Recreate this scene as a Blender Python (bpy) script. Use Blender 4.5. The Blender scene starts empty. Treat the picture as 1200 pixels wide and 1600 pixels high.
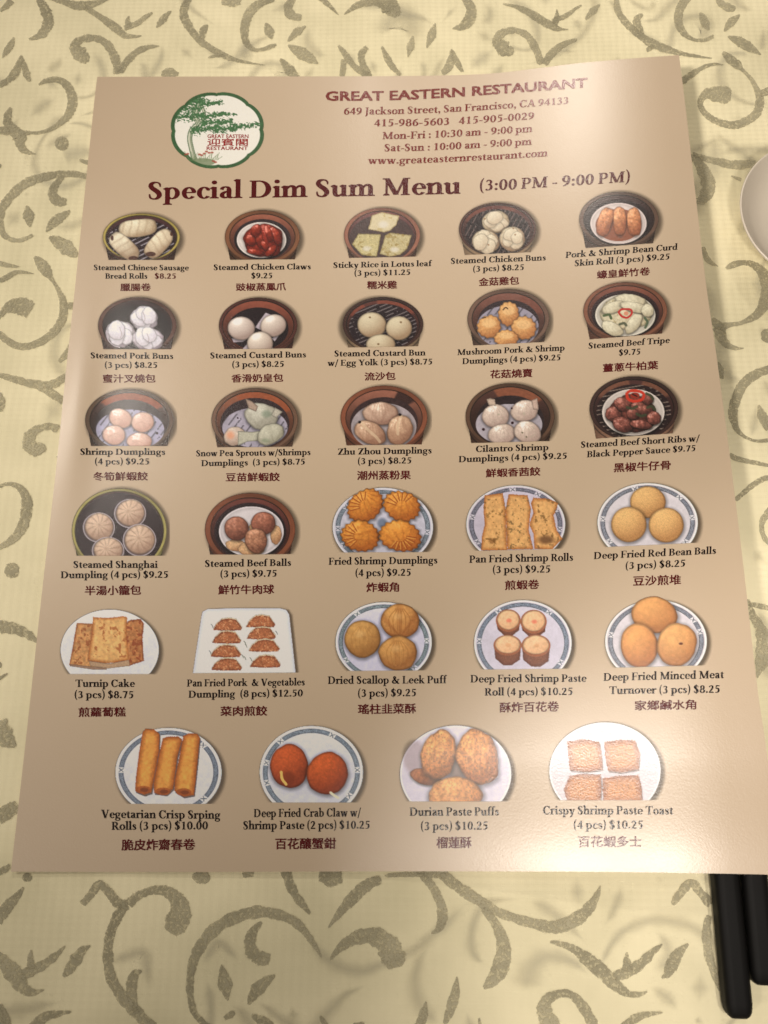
import bpy, math, random
import numpy as np
from mathutils import Matrix, Vector

sc = bpy.context.scene
COL = sc.collection

# ------------------------------------------------------------------ camera
# metres; x to the right along the sheet, y away from the viewer, z up; the cloth is z = 0
FPX, CX0, CY0 = 1300.0, 600.0, 800.0
CAM = np.array([0.11175, -0.24523, 0.25297])
_r = np.array([[0.99958, 0.0061, -0.0209], [-0.0001, 0.9602, 0.2794]])
fwd = np.array([-0.02088, 0.27943, -0.95995]); fwd /= np.linalg.norm(fwd)
right = np.cross(fwd, [-0.0030, 1.0, 0.0]); right /= np.linalg.norm(right)
up = np.cross(right, fwd)
cd = bpy.data.cameras.new('camera'); cam = bpy.data.objects.new('camera', cd); COL.objects.link(cam)
m = Matrix.Identity(4)
for i in range(3):
    m[i][0] = right[i]; m[i][1] = up[i]; m[i][2] = -fwd[i]; m[i][3] = CAM[i]
cam.matrix_world = m
cd.sensor_width = 36; cd.lens = FPX / 1600 * 36; cd.clip_start = 0.01; cd.clip_end = 50
cd.dof.use_dof = True; cd.dof.focus_distance = 0.268; cd.dof.aperture_fstop = 18
sc.camera = cam
sc.cycles.transparent_max_bounces = 48

# ------------------------------------------------------------------ world, lamps, exposure
sc.view_settings.view_transform = 'Standard'; sc.view_settings.look = 'None'
sc.view_settings.exposure = 0; sc.view_settings.gamma = 1
w = bpy.data.worlds.new('World'); sc.world = w; w.use_nodes = True
bg = w.node_tree.nodes['Background']; bg.inputs[0].default_value = (1.0, 0.86, 0.70, 1); bg.inputs[1].default_value = 0.135

def area(name, loc, tgt, size, power, col):
    l = bpy.data.lights.new(name, 'AREA'); l.shape = 'DISK'; l.size = size; l.energy = power; l.color = col
    o = bpy.data.objects.new(name, l); COL.objects.link(o); o.location = loc
    o.rotation_euler = (Vector(tgt) - Vector(loc)).to_track_quat('-Z', 'Y').to_euler()
    return o
def spot(name, loc, tgt, radius, power, col, ang, blend):
    l = bpy.data.lights.new(name, 'SPOT'); l.shadow_soft_size = radius; l.energy = power; l.color = col
    l.spot_size = math.radians(ang); l.spot_blend = blend
    o = bpy.data.objects.new(name, l); COL.objects.link(o); o.location = loc
    o.rotation_euler = (Vector(tgt) - Vector(loc)).to_track_quat('-Z', 'Y').to_euler()
    return o
WARM = (1.0, 0.905, 0.80)
spot('far_downlight', (0.27, 1.36, 1.50), (0.16, 0.02, 0), 0.08, 26.0, WARM, 34, 1.0)
spot('near_left_downlight', (-1.10, -0.60, 1.40), (0.165, -0.01, 0), 0.16, 116.0, WARM, 18, 1.0)
spot('left_fill', (-1.10, 0.40, 1.40), (0.10, -0.02, 0), 0.06, 14.0, WARM, 22, 1.0)  # added fill, its power fitted to the brightness of the sheet
spot('near_fill', (0.0, -1.30, 1.40), (0.16, -0.02, 0), 0.10, 56.0, WARM, 17, 1.0)  # unseen source added in front to lift the sheet's brightness
spot('left_edge_downlight', (-0.62, 0.56, 1.50), (-0.015, -0.125, 0), 0.03, 10.0, WARM, 7, 0.9)
spot('corner_fill', (-0.86, 0.52, 1.50), (-0.14, -0.24, 0), 0.03, 27.0, WARM, 13, 0.9)  # added to brighten the cloth at the lower left
spot('overhead_downlight', (0.08, -0.385, 1.50), (0.272, -0.315, 0), 0.03, 30.0, (1.0, 0.91, 0.82), 13, 0.30)  # cone narrowed so that its edge imitates the phone's shadow
spot('overhead_right_glare_fill', (0.42, -0.385, 1.50), (0.280, -0.315, 0), 0.03, 27.0, (1.0, 0.91, 0.82), 13, 0.5)  # second source added beside the overhead one to widen the glare

# ------------------------------------------------------------------ geometry of the place
def ray(px, py):
    px = np.asarray(px, float); py = np.asarray(py, float)
    return fwd + ((px - CX0) / FPX)[..., None] * right - ((py - CY0) / FPX)[..., None] * up
def plane_pt(px, py, z=0.0):
    d = ray(px, py)
    t = (z - CAM[2]) / d[..., 2]
    p = CAM + d * t[..., None]
    return p
def sm(a, b, x):
    t = np.clip((np.asarray(x, float) - a) / (b - a), 0, 1)
    return t * t * (3 - 2 * t)

def lin(c):
    c = np.asarray(c, float) / 255.0
    return np.where(c <= 0.04045, c / 12.92, ((c + 0.055) / 1.055) ** 2.4)

def cloth_h(x, y):
    return 0.00028 * (np.sin(x * 61 + 1.3 * np.sin(y * 33)) + np.sin(y * 74 + 1.1 * np.sin(x * 41 + 1)))

# the two sticks under the sheet lift its right side
S1A, S1B = plane_pt(1136., 1366., 0.005), plane_pt(1153., 1584., 0.004)
sdir = (S1A - S1B); sdir[2] = 0; sdir /= np.linalg.norm(sdir)
snrm = np.array([-sdir[1], sdir[0], 0])         # points to the left of the sticks
def sheet_h(px, py):
    p = plane_pt(px, py, 0.004)
    d = (p[..., 0] - S1A[0]) * snrm[0] + (p[..., 1] - S1A[1]) * snrm[1]   # + left of the stick
    h = 0.0014 + 0.0080 * (1 - sm(-0.003, 0.105, d))
    far = np.clip(-d - 0.012, 0, 1)
    h = h - 0.06 * far * far * 8
    h = h + 0.0010 * np.exp(-((np.asarray(px) - 118 + (np.asarray(py) - 600) * .1) / 34.0) ** 2) * np.exp(-((np.asarray(py) - 640) / 150.0) ** 2)
    h = h + 0.0012 * sm(1180, 1362, py) * sm(350, 900, px)
    return h
def sheet_pt(px, py, eps=0.0):
    return plane_pt(px, py, sheet_h(px, py) + eps)

# ------------------------------------------------------------------ mesh helpers
def tag(o, label=None, cat=None, group=None, kind=None):
    if label: o['label'] = label
    if cat: o['category'] = cat
    if group: o['group'] = group
    if kind: o['kind'] = kind
    return o
def link(name, me, mat, parent=None):
    o = bpy.data.objects.new(name, me); COL.objects.link(o)
    if mat is not None:
        me.materials.clear(); me.materials.append(mat)
    if parent is not None: o.parent = parent
    return o
def mesh(name, V, F):
    me = bpy.data.meshes.new(name)
    me.from_pydata([tuple(v) for v in V], [], [tuple(f) for f in F]); me.update()
    return me
def quads(name, V, Q, smooth=False):
    me = bpy.data.meshes.new(name)
    V = np.ascontiguousarray(V, dtype=np.float32); Q = np.ascontiguousarray(Q, dtype=np.int32)
    me.vertices.add(len(V)); me.vertices.foreach_set('co', V.ravel())
    me.loops.add(Q.size); me.loops.foreach_set('vertex_index', Q.ravel())
    me.polygons.add(len(Q)); me.polygons.foreach_set('loop_start', np.arange(len(Q), dtype=np.int32) * 4)
    try: me.polygons.foreach_set('loop_total', np.full(len(Q), 4, dtype=np.int32))
    except Exception: pass
    if smooth: me.polygons.foreach_set('use_smooth', np.ones(len(Q), dtype=bool))
    me.update(calc_edges=True)
    return me
def catmull(P, n=8):
    P = np.array(P, float)
    P = np.vstack([2 * P[0] - P[1], P, 2 * P[-1] - P[-2]])
    out = []
    for i in range(1, len(P) - 2):
        a, b, c, d = P[i - 1], P[i], P[i + 1], P[i + 2]
        for k in range(n):
            t = k / n
            out.append(0.5 * (2 * b + (c - a) * t + (2 * a - 5 * b + 4 * c - d) * t * t + (3 * b - a - 3 * c + d) * t ** 3))
    out.append(P[-2])
    return np.array(out)

# ------------------------------------------------------------------ materials
def newmat(name):
    mt = bpy.data.materials.new(name); mt.use_nodes = True
    nt = mt.node_tree; b = nt.nodes['Principled BSDF']
    return mt, nt, b
def N(nt, t, **kw):
    n = nt.nodes.new(t)
    for k, v in kw.items(): setattr(n, k, v)
    return n
PAPER = np.array([0.553, 0.434, 0.306])
SHEET_ROUGH = 0.30
def gloss_relief(nt, b, amount=1.0, rough=SHEET_ROUGH):
    """the fine uneven lacquer of the printed sheet, shared by paper and ink"""
    tc = N(nt, 'ShaderNodeTexCoord')
    n1 = N(nt, 'ShaderNodeTexNoise'); n1.inputs['Scale'].default_value = 1900; n1.inputs['Detail'].default_value = 3
    n2 = N(nt, 'ShaderNodeTexNoise'); n2.inputs['Scale'].default_value = 420; n2.inputs['Detail'].default_value = 2
    nt.links.new(tc.outputs['Object'], n1.inputs['Vector']); nt.links.new(tc.outputs['Object'], n2.inputs['Vector'])
    b1 = N(nt, 'ShaderNodeBump'); b1.inputs['Strength'].default_value = 0.24 * amount; b1.inputs['Distance'].default_value = 0.00010
    b2 = N(nt, 'ShaderNodeBump'); b2.inputs['Strength'].default_value = 0.12; b2.inputs['Distance'].default_value = 0.00006
    nt.links.new(n1.outputs['Fac'], b1.inputs['Height']); nt.links.new(n2.outputs['Fac'], b2.inputs['Height'])
    nt.links.new(b2.outputs['Normal'], b1.inputs['Normal']); nt.links.new(b1.outputs['Normal'], b.inputs['Normal'])
    b.inputs['Roughness'].default_value = rough; b.inputs['Specular IOR Level'].default_value = 0.95
    return tc
def mat_paper():
    mt, nt, b = newmat('coated_beige_paper')
    tc = gloss_relief(nt, b)
    n = N(nt, 'ShaderNodeTexNoise'); n.inputs['Scale'].default_value = 28; n.inputs['Detail'].default_value = 5
    nt.links.new(tc.outputs['Object'], n.inputs['Vector'])
    r = N(nt, 'ShaderNodeMix', data_type='RGBA')
    r.inputs[6].default_value = (*(PAPER * np.array([0.97, 0.965, 0.95])), 1); r.inputs[7].default_value = (*(PAPER * np.array([1.03, 1.035, 1.05])), 1)
    nt.links.new(n.outputs['Fac'], r.inputs[0]); nt.links.new(r.outputs[2], b.inputs['Base Color'])
    return mt
def mat_print():
    mt, nt, b = newmat('colour_print')
    gloss_relief(nt, b, 1.3, 0.25)
    a = N(nt, 'ShaderNodeAttribute', attribute_name='ink')
    nt.links.new(a.outputs['Color'], b.inputs['Base Color']); nt.links.new(a.outputs['Alpha'], b.inputs['Alpha'])
    return mt
def mat_ink(name, col):
    mt, nt, b = newmat(name)
    gloss_relief(nt, b, 2.2, 0.20)
    b.inputs['Base Color'].default_value = (*lin(col), 1)
    b.inputs['Specular IOR Level'].default_value = 0.55
    return mt
M_PAPER = mat_paper(); M_PRINT = mat_print()
M_BLACK = mat_ink('dark_ink', (22, 7, 7)); M_MAROON = mat_ink('maroon_ink', (86, 18, 20))
M_DEEP = mat_ink('deep_maroon_ink', (80, 15, 18)); M_HEAD = mat_ink('header_ink', (116, 34, 26)); M_RED = mat_ink('logo_red_ink', (150, 34, 34))

def mat_cloth():
    mt, nt, b = newmat('cream_woven_cloth')
    tc = N(nt, 'ShaderNodeTexCoord'); sp = N(nt, 'ShaderNodeSeparateXYZ'); nt.links.new(tc.outputs['Object'], sp.inputs[0])
    wob = N(nt, 'ShaderNodeTexNoise'); wob.inputs['Scale'].default_value = 60; nt.links.new(tc.outputs['Object'], wob.inputs['Vector'])
    def rib(out, per, ph):
        a = N(nt, 'ShaderNodeMath', operation='MULTIPLY'); a.inputs[1].default_value = 2 * math.pi / per; nt.links.new(out, a.inputs[0])
        k = N(nt, 'ShaderNodeMath', operation='MULTIPLY_ADD'); k.inputs[1].default_value = 2.2; nt.links.new(wob.outputs['Fac'], k.inputs[0]); nt.links.new(a.outputs[0], k.inputs[2])
        s = N(nt, 'ShaderNodeMath', operation='SINE'); nt.links.new(k.outputs[0], s.inputs[0]); return s
    rx = rib(sp.outputs['X'], 0.0026, 0); ry = rib(sp.outputs['Y'], 0.00195, 0)
    fx = rib(sp.outputs['X'], 0.00062, 0); fy = rib(sp.outputs['Y'], 0.00062, 0)
    def madd(a, b_, k):
        q = N(nt, 'ShaderNodeMath', operation='MULTIPLY_ADD'); nt.links.new(b_.outputs[0], q.inputs[0]); q.inputs[1].default_value = k; nt.links.new(a.outputs[0], q.inputs[2]); return q
    h = madd(madd(madd(ry, rx, 0.85), fx, 0.25), fy, 0.25)
    fn = N(nt, 'ShaderNodeTexNoise'); fn.inputs['Scale'].default_value = 900; fn.inputs['Detail'].default_value = 3; nt.links.new(tc.outputs['Object'], fn.inputs['Vector'])
    h2 = N(nt, 'ShaderNodeMath', operation='MULTIPLY_ADD'); nt.links.new(fn.outputs['Fac'], h2.inputs[0]); h2.inputs[1].default_value = 1.5; nt.links.new(h.outputs[0], h2.inputs[2])
    bp = N(nt, 'ShaderNodeBump'); bp.inputs['Strength'].default_value = 0.26; bp.inputs['Distance'].default_value = 0.00011
    nt.links.new(h2.outputs[0], bp.inputs['Height']); nt.links.new(bp.outputs['Normal'], b.inputs['Normal'])
    # soft drifts of warmer and paler thread
    n = N(nt, 'ShaderNodeTexNoise'); n.inputs['Scale'].default_value = 26; n.inputs['Detail'].default_value = 4; nt.links.new(tc.outputs['Object'], n.inputs['Vector'])
    r = N(nt, 'ShaderNodeMix', data_type='RGBA'); r.inputs[6].default_value = (*lin((215, 207, 172)), 1); r.inputs[7].default_value = (*lin((238, 229, 193)), 1)
    cr = N(nt, 'ShaderNodeMapRange'); cr.inputs[1].default_value = 0.3; cr.inputs[2].default_value = 0.62; nt.links.new(n.outputs['Fac'], cr.inputs[0])
    nt.links.new(cr.outputs[0], r.inputs[0])
    nt.links.new(r.outputs[2], b.inputs['Base Color'])
    b.inputs['Roughness'].default_value = 0.7; b.inputs['Specular IOR Level'].default_value = 0.2
    return mt, bp
def mat_stroke(name, col, col2, lo, hi, scale, strength, specks=False):
    """printed dye: coverage breaks up into threads near its edge"""
    mt, nt, b = newmat(name)
    a = N(nt, 'ShaderNodeAttribute', attribute_name='cover')
    tc = N(nt, 'ShaderNodeTexCoord')
    n = N(nt, 'ShaderNodeTexNoise'); n.inputs['Scale'].default_value = scale; n.inputs['Detail'].default_value = 3
    nt.links.new(tc.outputs['Object'], n.inputs['Vector'])
    ad = N(nt, 'ShaderNodeMath', operation='MULTIPLY_ADD'); nt.links.new(n.outputs['Fac'], ad.inputs[0]); ad.inputs[1].default_value = strength; nt.links.new(a.outputs['Fac'], ad.inputs[2])
    mr = N(nt, 'ShaderNodeMapRange', interpolation_type='SMOOTHSTEP'); nt.links.new(ad.outputs[0], mr.inputs[0]); mr.inputs[1].default_value = lo[0]; mr.inputs[2].default_value = lo[1]; mr.inputs[4].default_value = hi
    out = mr.outputs[0]
    if specks:
        n3 = N(nt, 'ShaderNodeTexNoise'); n3.inputs['Scale'].default_value = 1300; n3.inputs['Detail'].default_value = 2; nt.links.new(tc.outputs['Object'], n3.inputs['Vector'])
        m3 = N(nt, 'ShaderNodeMapRange'); m3.inputs[1].default_value = .40; m3.inputs[2].default_value = .55; m3.inputs[3].default_value = .35; nt.links.new(n3.outputs['Fac'], m3.inputs[0])
        mu = N(nt, 'ShaderNodeMath', operation='MULTIPLY'); nt.links.new(out, mu.inputs[0]); nt.links.new(m3.outputs[0], mu.inputs[1]); out = mu.outputs[0]
    nt.links.new(out, b.inputs['Alpha'])
    n2 = N(nt, 'ShaderNodeTexNoise'); n2.inputs['Scale'].default_value = 45; n2.inputs['Detail'].default_value = 5; n2.inputs['Roughness'].default_value = .7; nt.links.new(tc.outputs['Object'], n2.inputs['Vector'])
    mr2 = N(nt, 'ShaderNodeMapRange'); mr2.inputs[1].default_value = 0.35; mr2.inputs[2].default_value = 0.65; nt.links.new(n2.outputs['Fac'], mr2.inputs[0])
    r = N(nt, 'ShaderNodeMix', data_type='RGBA'); r.inputs[6].default_value = (*lin(col), 1); r.inputs[7].default_value = (*lin(col2), 1)
    nt.links.new(mr2.outputs[0], r.inputs[0]); nt.links.new(r.outputs[2], b.inputs['Base Color'])
    b.inputs['Roughness'].default_value = 0.7; b.inputs['Specular IOR Level'].default_value = 0.2
    bp = N(nt, 'ShaderNodeBump'); bp.inputs['Strength'].default_value = 0.3; bp.inputs['Distance'].default_value = 0.00015
    nt.links.new(n.outputs['Fac'], bp.inputs['Height']); nt.links.new(bp.outputs['Normal'], b.inputs['Normal'])
    return mt
M_CLOTH, _ = mat_cloth()
M_VINE = mat_stroke('taupe_vine_dye', (150, 144, 120), (185, 178, 150), (0.92, 1.30), 0.92, 900, 1.5, True)
M_GHOST = mat_stroke('pale_grey_under_dye', (170, 168, 156), (188, 182, 160), (0.20, 1.25), 0.30, 90, 0.35)

# ------------------------------------------------------------------ table and cloth
def grid(x0, x1, y0, y1, nx, ny, zf):
    X, Y = np.meshgrid(np.linspace(x0, x1, nx), np.linspace(y0, y1, ny))
    V = np.stack([X, Y, zf(X, Y)], -1).reshape(-1, 3)
    i = np.arange((nx - 1) * (ny - 1)); r, c = divmod(i, nx - 1); a = r * nx + c
    return V, np.stack([a, a + 1, a + nx + 1, a + nx], 1)
V, Q = grid(-0.75, 0.95, -1.0, 0.75, 2, 2, lambda X, Y: X * 0 - 0.02)
tt = link('table_top', quads('table_top', V, Q), None); tt['kind'] = 'structure'
mw, nt, b = newmat('dark_wood'); b.inputs['Base Color'].default_value = (0.09, 0.045, 0.025, 1); tt.data.materials.append(mw)
V, Q = grid(-0.72, 0.92, -0.97, 0.72, 560, 560, cloth_h)
cloth = link('tablecloth', quads('tablecloth', V, Q, True), M_CLOTH)
tag(cloth, 'cream tablecloth printed with taupe vine scrolls, spread under the menu', 'tablecloth')

# scrolls of the printed pattern: centre line and width, in picture units, laid on the cloth
SCROLL = '''18,0,10 12,8,9 0,18,4|60,-3,8 70,15,14 76,33,15 69,50,14 58,58,8 45,62,3|75,-3,4 100,4,8 125,10,13 150,6,9 172,-4,5
132,12,8 145,20,8 160,30,9 180,44,13 195,57,9 210,59,5 222,58,2|202,26,1 200,36,8 203,46,7|194,46,8 215,38,8 228,28,7 239,21,3|245,45,2 253,34,10 262,23,6 268,18,1
295,-3,9 289,10,11 287,25,12 294,40,12 303,54,10 315,67,10 335,80,9 355,90,8 375,96,5 415,102,1|316,64,6 317,52,10 320,45,9 325,40,2|325,92,2 340,88,6 352,86,6
139,86,6 132,90,18 124,84,21 117,74,14 124,65,11 140,61,10 158,64,10 172,76,12 182,98,12 185,118,12|188,116,8 197,100,10 215,83,9 232,76,7 250,74,1|252,118,6 266,116,14 280,118,4
22,58,2 17,70,9 10,80,9 3,91,1|-4,134,8 13,124,9 25,110,12 33,86,2|33,86,2 38,105,9 42,118,9 46,127,4
60,132,3 72,126,7 92,125,9 107,137,12 113,158,14 107,177,12 95,190,9 80,200,6 62,206,5 45,207,4|17,167,4 12,178,10 11,190,12 18,200,14 30,213,20 31,224,13 36,233,11 45,238,6 55,240,1|-4,204,12 15,204,12|28,207,10 48,207,5
136,275,8 114,271,9 91,272,10 70,276,12 44,285,13 24,301,13 8,320,12 1,338,11 2,358,9 9,370,8 23,376,6 38,374,6 53,367,4|99,275,5 86,289,10 82,303,13 89,314,14 104,315,10
42,321,2 45,338,16 47,356,2|110,329,3 99,337,11 86,346,14 77,356,8 72,363,1|76,370,4 93,380,18 108,391,19 122,401,6|54,401,4 63,411,14 72,423,16 79,434,7 86,444,5 93,457,7 99,474,11 98,496,12 88,514,12 70,530,11 47,540,10 27,540,10 10,531,10 -4,518,9
100,477,8 118,479,11|-4,498,3 8,483,12 22,478,21 38,480,26 48,485,22|-2,439,7 12,432,8 28,425,6 54,428,1|-4,411,7 15,415,6 32,417,1
-4,585,6 20,592,10 45,599,11 62,602,14 78,613,12 100,628,11|68,602,10 85,600,12 106,587,10|93,672,12 80,667,10 66,669,10 52,677,14 45,690,17 52,702,20 62,702,18 68,694,12|-6,616,14 0,628,16 -2,644,12
-4,762,6 12,757,5 27,760,8 39,772,12 43,789,16 40,809,15 31,831,14 15,846,10 -4,857,6|-4,979,18 10,980,17 25,983,15 40,990,13 52,998,9 58,1004,2|-3,1061,6 12,1052,2|-8,1130,30 5,1150,32 16,1160,18 25,1166,6
-6,1278,22 12,1268,20 22,1262,19 28,1256,12|-4,1364,9 8,1358,9 16,1352,5|-6,1440,16 12,1416,16 25,1402,11 37,1386,3|-6,1488,8 8,1505,20 25,1525,25 38,1544,17 52,1550,11 70,1546,2
32,1524,16 52,1516,14 70,1506,13 88,1492,9 102,1478,2|49,1483,2 48,1498,9 50,1514,14|142,1477,2 128,1486,12 117,1502,17 106,1518,12 99,1526,3|128,1413,10 142,1398,11 156,1382,12 172,1396,13 186,1412,15 200,1414,14
197,1412,14 182,1435,14 171,1465,13 169,1498,14 175,1530,15 195,1562,16 215,1583,17 238,1608,18|200,1414,14 215,1400,12 240,1391,12 262,1394,16 278,1408,23 281,1428,31 274,1445,32 266,1458,18
222,1517,3 211,1522,12 206,1540,15 208,1565,12 214,1584,6|50,1606,14 72,1588,14 92,1583,9 114,1580,2|-4,1570,14 6,1590,18 12,1608,18
504,1498,1 485,1467,9 460,1440,13 425,1427,15 395,1426,17 357,1438,17 327,1460,17 308,1488,15 299,1515,12 297,1550,10 303,1580,9 318,1598,8 334,1606,6|409,1440,4 394,1458,14 391,1480,17 402,1495,20 422,1500,16
346,1507,2 351,1535,20 356,1564,3|430,1523,4 412,1536,16 398,1551,17 388,1570,3|350,1592,6 362,1584,9 367,1581,4|393,1586,5 410,1595,14 426,1606,14|500,1586,4 507,1598,8 510,1606,8|552,1602,9 570,1600,9
446,1360,14 454,1385,13 468,1408,11 485,1428,4|497,1368,14 516,1368,32 534,1366,22|300,1370,8 315,1371,18 328,1374,8|378,1366,10 396,1364,12|596,1374,11 575,1382,16 550,1404,17 532,1425,11 512,1451,2
515,1500,2 532,1480,12 555,1466,18 582,1462,24 603,1474,30 614,1494,34 618,1512,20|652,1358,12 672,1380,12 687,1408,13 691,1435,15 684,1452,9 673,1458,2|600,1368,6 650,1366,8 700,1367,12
688,1364,14 722,1390,16 752,1409,15 778,1425,13 808,1436,13 838,1444,15 865,1449,18 895,1440,20 916,1424,17 930,1405,11 939,1383,2|754,1418,9 775,1445,13 786,1475,19 783,1508,24 770,1530,19 755,1544,5
714,1525,2 711,1550,13 704,1575,14 694,1600,5|666,1563,2 661,1585,13 654,1608,15|748,1590,3 751,1606,6|859,1471,4 885,1478,9 900,1485,12 925,1505,20 945,1522,20 963,1540,18 982,1553,10 1000,1554,7 1012,1549,2
980,1488,2 980,1503,11 981,1520,18|958,1526,14 985,1518,15 1005,1503,14 1018,1490,11 1036,1475,2|1076,1475,3 1060,1490,14 1050,1508,18 1043,1522,11 1034,1529,2|1051,1414,7 1062,1398,12 1080,1380,12 1096,1396,12 1112,1414,14
1108,1430,8 1104,1455,12 1107,1490,12 1116,1520,11 1126,1550,5|866,1608,24 852,1585,23 853,1565,17 872,1553,12 893,1555,11 907,1568,14 920,1588,15 930,1608,14|972,1606,12 995,1590,12 1012,1585,8 1036,1582,2
938,7,2 926,18,10 914,32,2|962,-4,7 965,18,9 978,38,10 998,56,10 1018,69,12 1038,77,11 1065,85,6 1090,89,4 1112,92,1|1004,24,3 995,31,10 996,44,11 1003,56,8|1009,81,5 1022,72,8
1074,-4,13 1062,15,12 1059,35,12 1067,53,9 1082,63,5 1100,64,5 1115,58,5|1119,-4,6 1127,8,11 1140,14,11 1149,14,5|1093,21,3 1100,36,13 1107,49,3|1156,24,2 1142,36,12 1130,51,2|1136,58,2 1153,65,13 1170,74,13 1189,86,2
1128,82,4 1140,93,13 1152,102,12 1160,110,5 1174,125,6 1184,145,9 1187,160,12 1180,180,12 1165,190,12 1148,196,12 1128,193,10 1108,183,9 1096,169,8 1095,156,9 1104,147,14 1118,147,21 1135,149,23 1142,150,14|1187,147,9 1206,141,12
1064,129,9 1080,117,9 1098,106,6 1115,101,4 1130,102,1|1080,241,7 1100,248,8 1120,253,10 1145,259,13 1180,257,10|1141,276,2 1158,283,6|1082,243,8 1093,258,14 1104,280,19 1106,297,19 1098,312,14 1088,319,5
1098,386,5 1103,402,8 1110,410,7 1122,417,1|1133,420,4 1146,414,9 1162,411,7 1178,415,10 1192,428,15 1199,450,18 1197,467,18 1190,483,14 1178,495,11 1158,505,6 1140,508,7 1125,510,12 1111,498,8|1124,512,20 1127,528,14 1138,541,9 1150,545,5 1162,545,1
1121,566,3 1125,580,9 1127,594,4|1206,576,10 1180,586,13 1160,602,14 1149,625,14 1144,646,13 1148,668,9 1160,682,5 1180,690,4 1206,688,7|1184,634,3 1190,652,14 1202,672,12|1138,711,6 1148,717,8 1160,720,7 1180,724,6 1206,729,4
1148,782,7 1163,769,7 1175,759,8 1190,750,8 1206,745,7|1206,795,12 1192,812,9 1190,828,7 1195,842,7 1206,854,6|1167,936,6 1174,960,12 1182,972,13 1190,990,18 1193,1015,22 1190,1035,19 1184,1052,7 1183,1060,1|1170,944,6 1190,948,8 1206,952,6
345,2,10 361,0,20 377,2,10|427,-4,12 408,4,12 390,20,13 382,45,12 385,68,9 397,78,6 412,77,5 423,73,7 432,70,3|460,-4,8 450,12,12 456,25,13 472,28,7|415,36,2 420,48,14 425,62,3|478,41,2 463,51,11 449,65,2
449,70,2 466,80,15 482,89,15 497,99,2|437,91,3 449,105,13 459,117,13 466,127,8|497,-3,6 512,8,7 529,25,1|537,25,1 555,12,8 575,5,12 592,3,18 606,10,24 612,20,24 610,28,14|528,70,3 540,86,9 552,102,8 565,112,9 580,120,9
537,92,7 536,105,8 534,120,7|574,74,6 565,84,10 566,98,9 575,116,10|596,73,3 605,92,9 614,106,8 627,119,4|645,58,1 642,73,11 637,91,1|680,38,2 674,58,12 666,78,1|726,-4,12 736,15,14 733,32,16 722,43,12 706,47,1
690,116,7 702,104,12 706,78,3|706,80,4 713,98,9 723,114,4|800,74,6 795,80,16 786,76,22 777,64,15 785,52,11 803,48,9 822,55,10 836,75,11 846,102,10|850,102,9 862,84,11 880,70,9 902,62,4|785,6,2 806,10,6 828,20,11 850,34,12 866,43,10 878,46,4 888,46,1
870,14,1 870,28,8 866,38,8|862,34,7 885,24,7 899,14,4|898,14,5 909,8,2'''
DOTS = [(96, 223, 11.5, 11.5), (18, 891, 13, 13), (1199, 525, 12, 12), (42, 1371, 9, 7), (-2, 1039, 5, 6), (1206, 202, 6, 6), (0, 260, 3, 4)]
rng = np.random.RandomState(4)
strokes = []                     # each: world outline of cross sections (n, 3 [left, mid, right], 2)
for row in SCROLL.replace('\n', '|').split('|'):
    P = np.array([[float(v) for v in t.split(',')] for t in row.split()])
    C = catmull(P, 7); xy = C[:, :2]; wd = np.maximum(C[:, 2], 0.6) * 1.26
    T = np.gradient(xy, axis=0); T /= np.linalg.norm(T, axis=1)[:, None] + 1e-9
    nrm = np.stack([-T[:, 1], T[:, 0]], 1)
    j = 1 + 0.10 * np.sin(np.arange(len(wd)) * 0.9 + rng.rand() * 6) * rng.rand()
    L = xy + nrm * (wd * j / 2)[:, None]; R = xy - nrm * (wd * j / 2)[:, None]
    a, c, b_ = plane_pt(L[:, 0], L[:, 1]), plane_pt(xy[:, 0], xy[:, 1]), plane_pt(R[:, 0], R[:, 1])
    strokes.append(np.stack([a[:, :2], c[:, :2], b_[:, :2]], 1))
for (x, y, rx, ry) in DOTS:
    t = np.linspace(-0.98, 0.98, 9); hw = np.sqrt(1 - t * t)
    a = plane_pt(x - rx * hw, y + ry * t); c = plane_pt(x + 0 * t, y + ry * t); b_ = plane_pt(x + rx * hw, y + ry * t)
    strokes.append(np.stack([a[:, :2], c[:, :2], b_[:, :2]], 1))

def stroke_mesh(name, items, z0, wide=1.0, tf=None, soft=False):
    VV, QQ, CC = [], [], []; off = 0
    for k, S in enumerate(items):
        S = S.copy()
        if tf is not None: S = tf(S)
        mid = S[:, 1:2]
        S = mid + (S - mid) * wide
        n = len(S)
        Fc = [0, .28, 1.0, .28, 0] if soft else [0, .66, 1.0, .66, 0]; g_ = .55 if soft else .78
        pts = np.stack([S[:, 0], S[:, 0] * g_ + S[:, 1] * (1 - g_), S[:, 1], S[:, 2] * g_ + S[:, 1] * (1 - g_), S[:, 2]], 1)
        z = cloth_h(pts[..., 0], pts[..., 1]) + z0 + (k % 40) * 2.5e-6
        VV.append(np.concatenate([pts, z[..., None]], -1).reshape(-1, 3))
        cv = np.tile(np.array(Fc), (n, 1)); cv[0] *= .2; cv[-1] *= .2
        if soft: cv = cv * np.clip(np.minimum(np.arange(n), np.arange(n)[::-1]) / 7.0, 0, 1)[:, None]
        CC.append(cv.ravel())
        i = np.arange(n - 1)[:, None] * 5 + np.arange(4)[None]
        i = i.ravel(); QQ.append(np.stack([i, i + 1, i + 6, i + 5], 1) + off); off += n * 5
    me = quads(name, np.vstack(VV), np.vstack(QQ))
    at = me.attributes.new('cover', 'FLOAT', 'POINT'); at.data.foreach_set('value', np.concatenate(CC).astype(np.float32))
    return me
allS = list(strokes)
cen = np.array([s[:, 1].mean(0) for s in strokes])
top_i = [i for i, c in enumerate(cen) if c[1] > -0.01]
PX, PY = 0.318, 0.372
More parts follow.
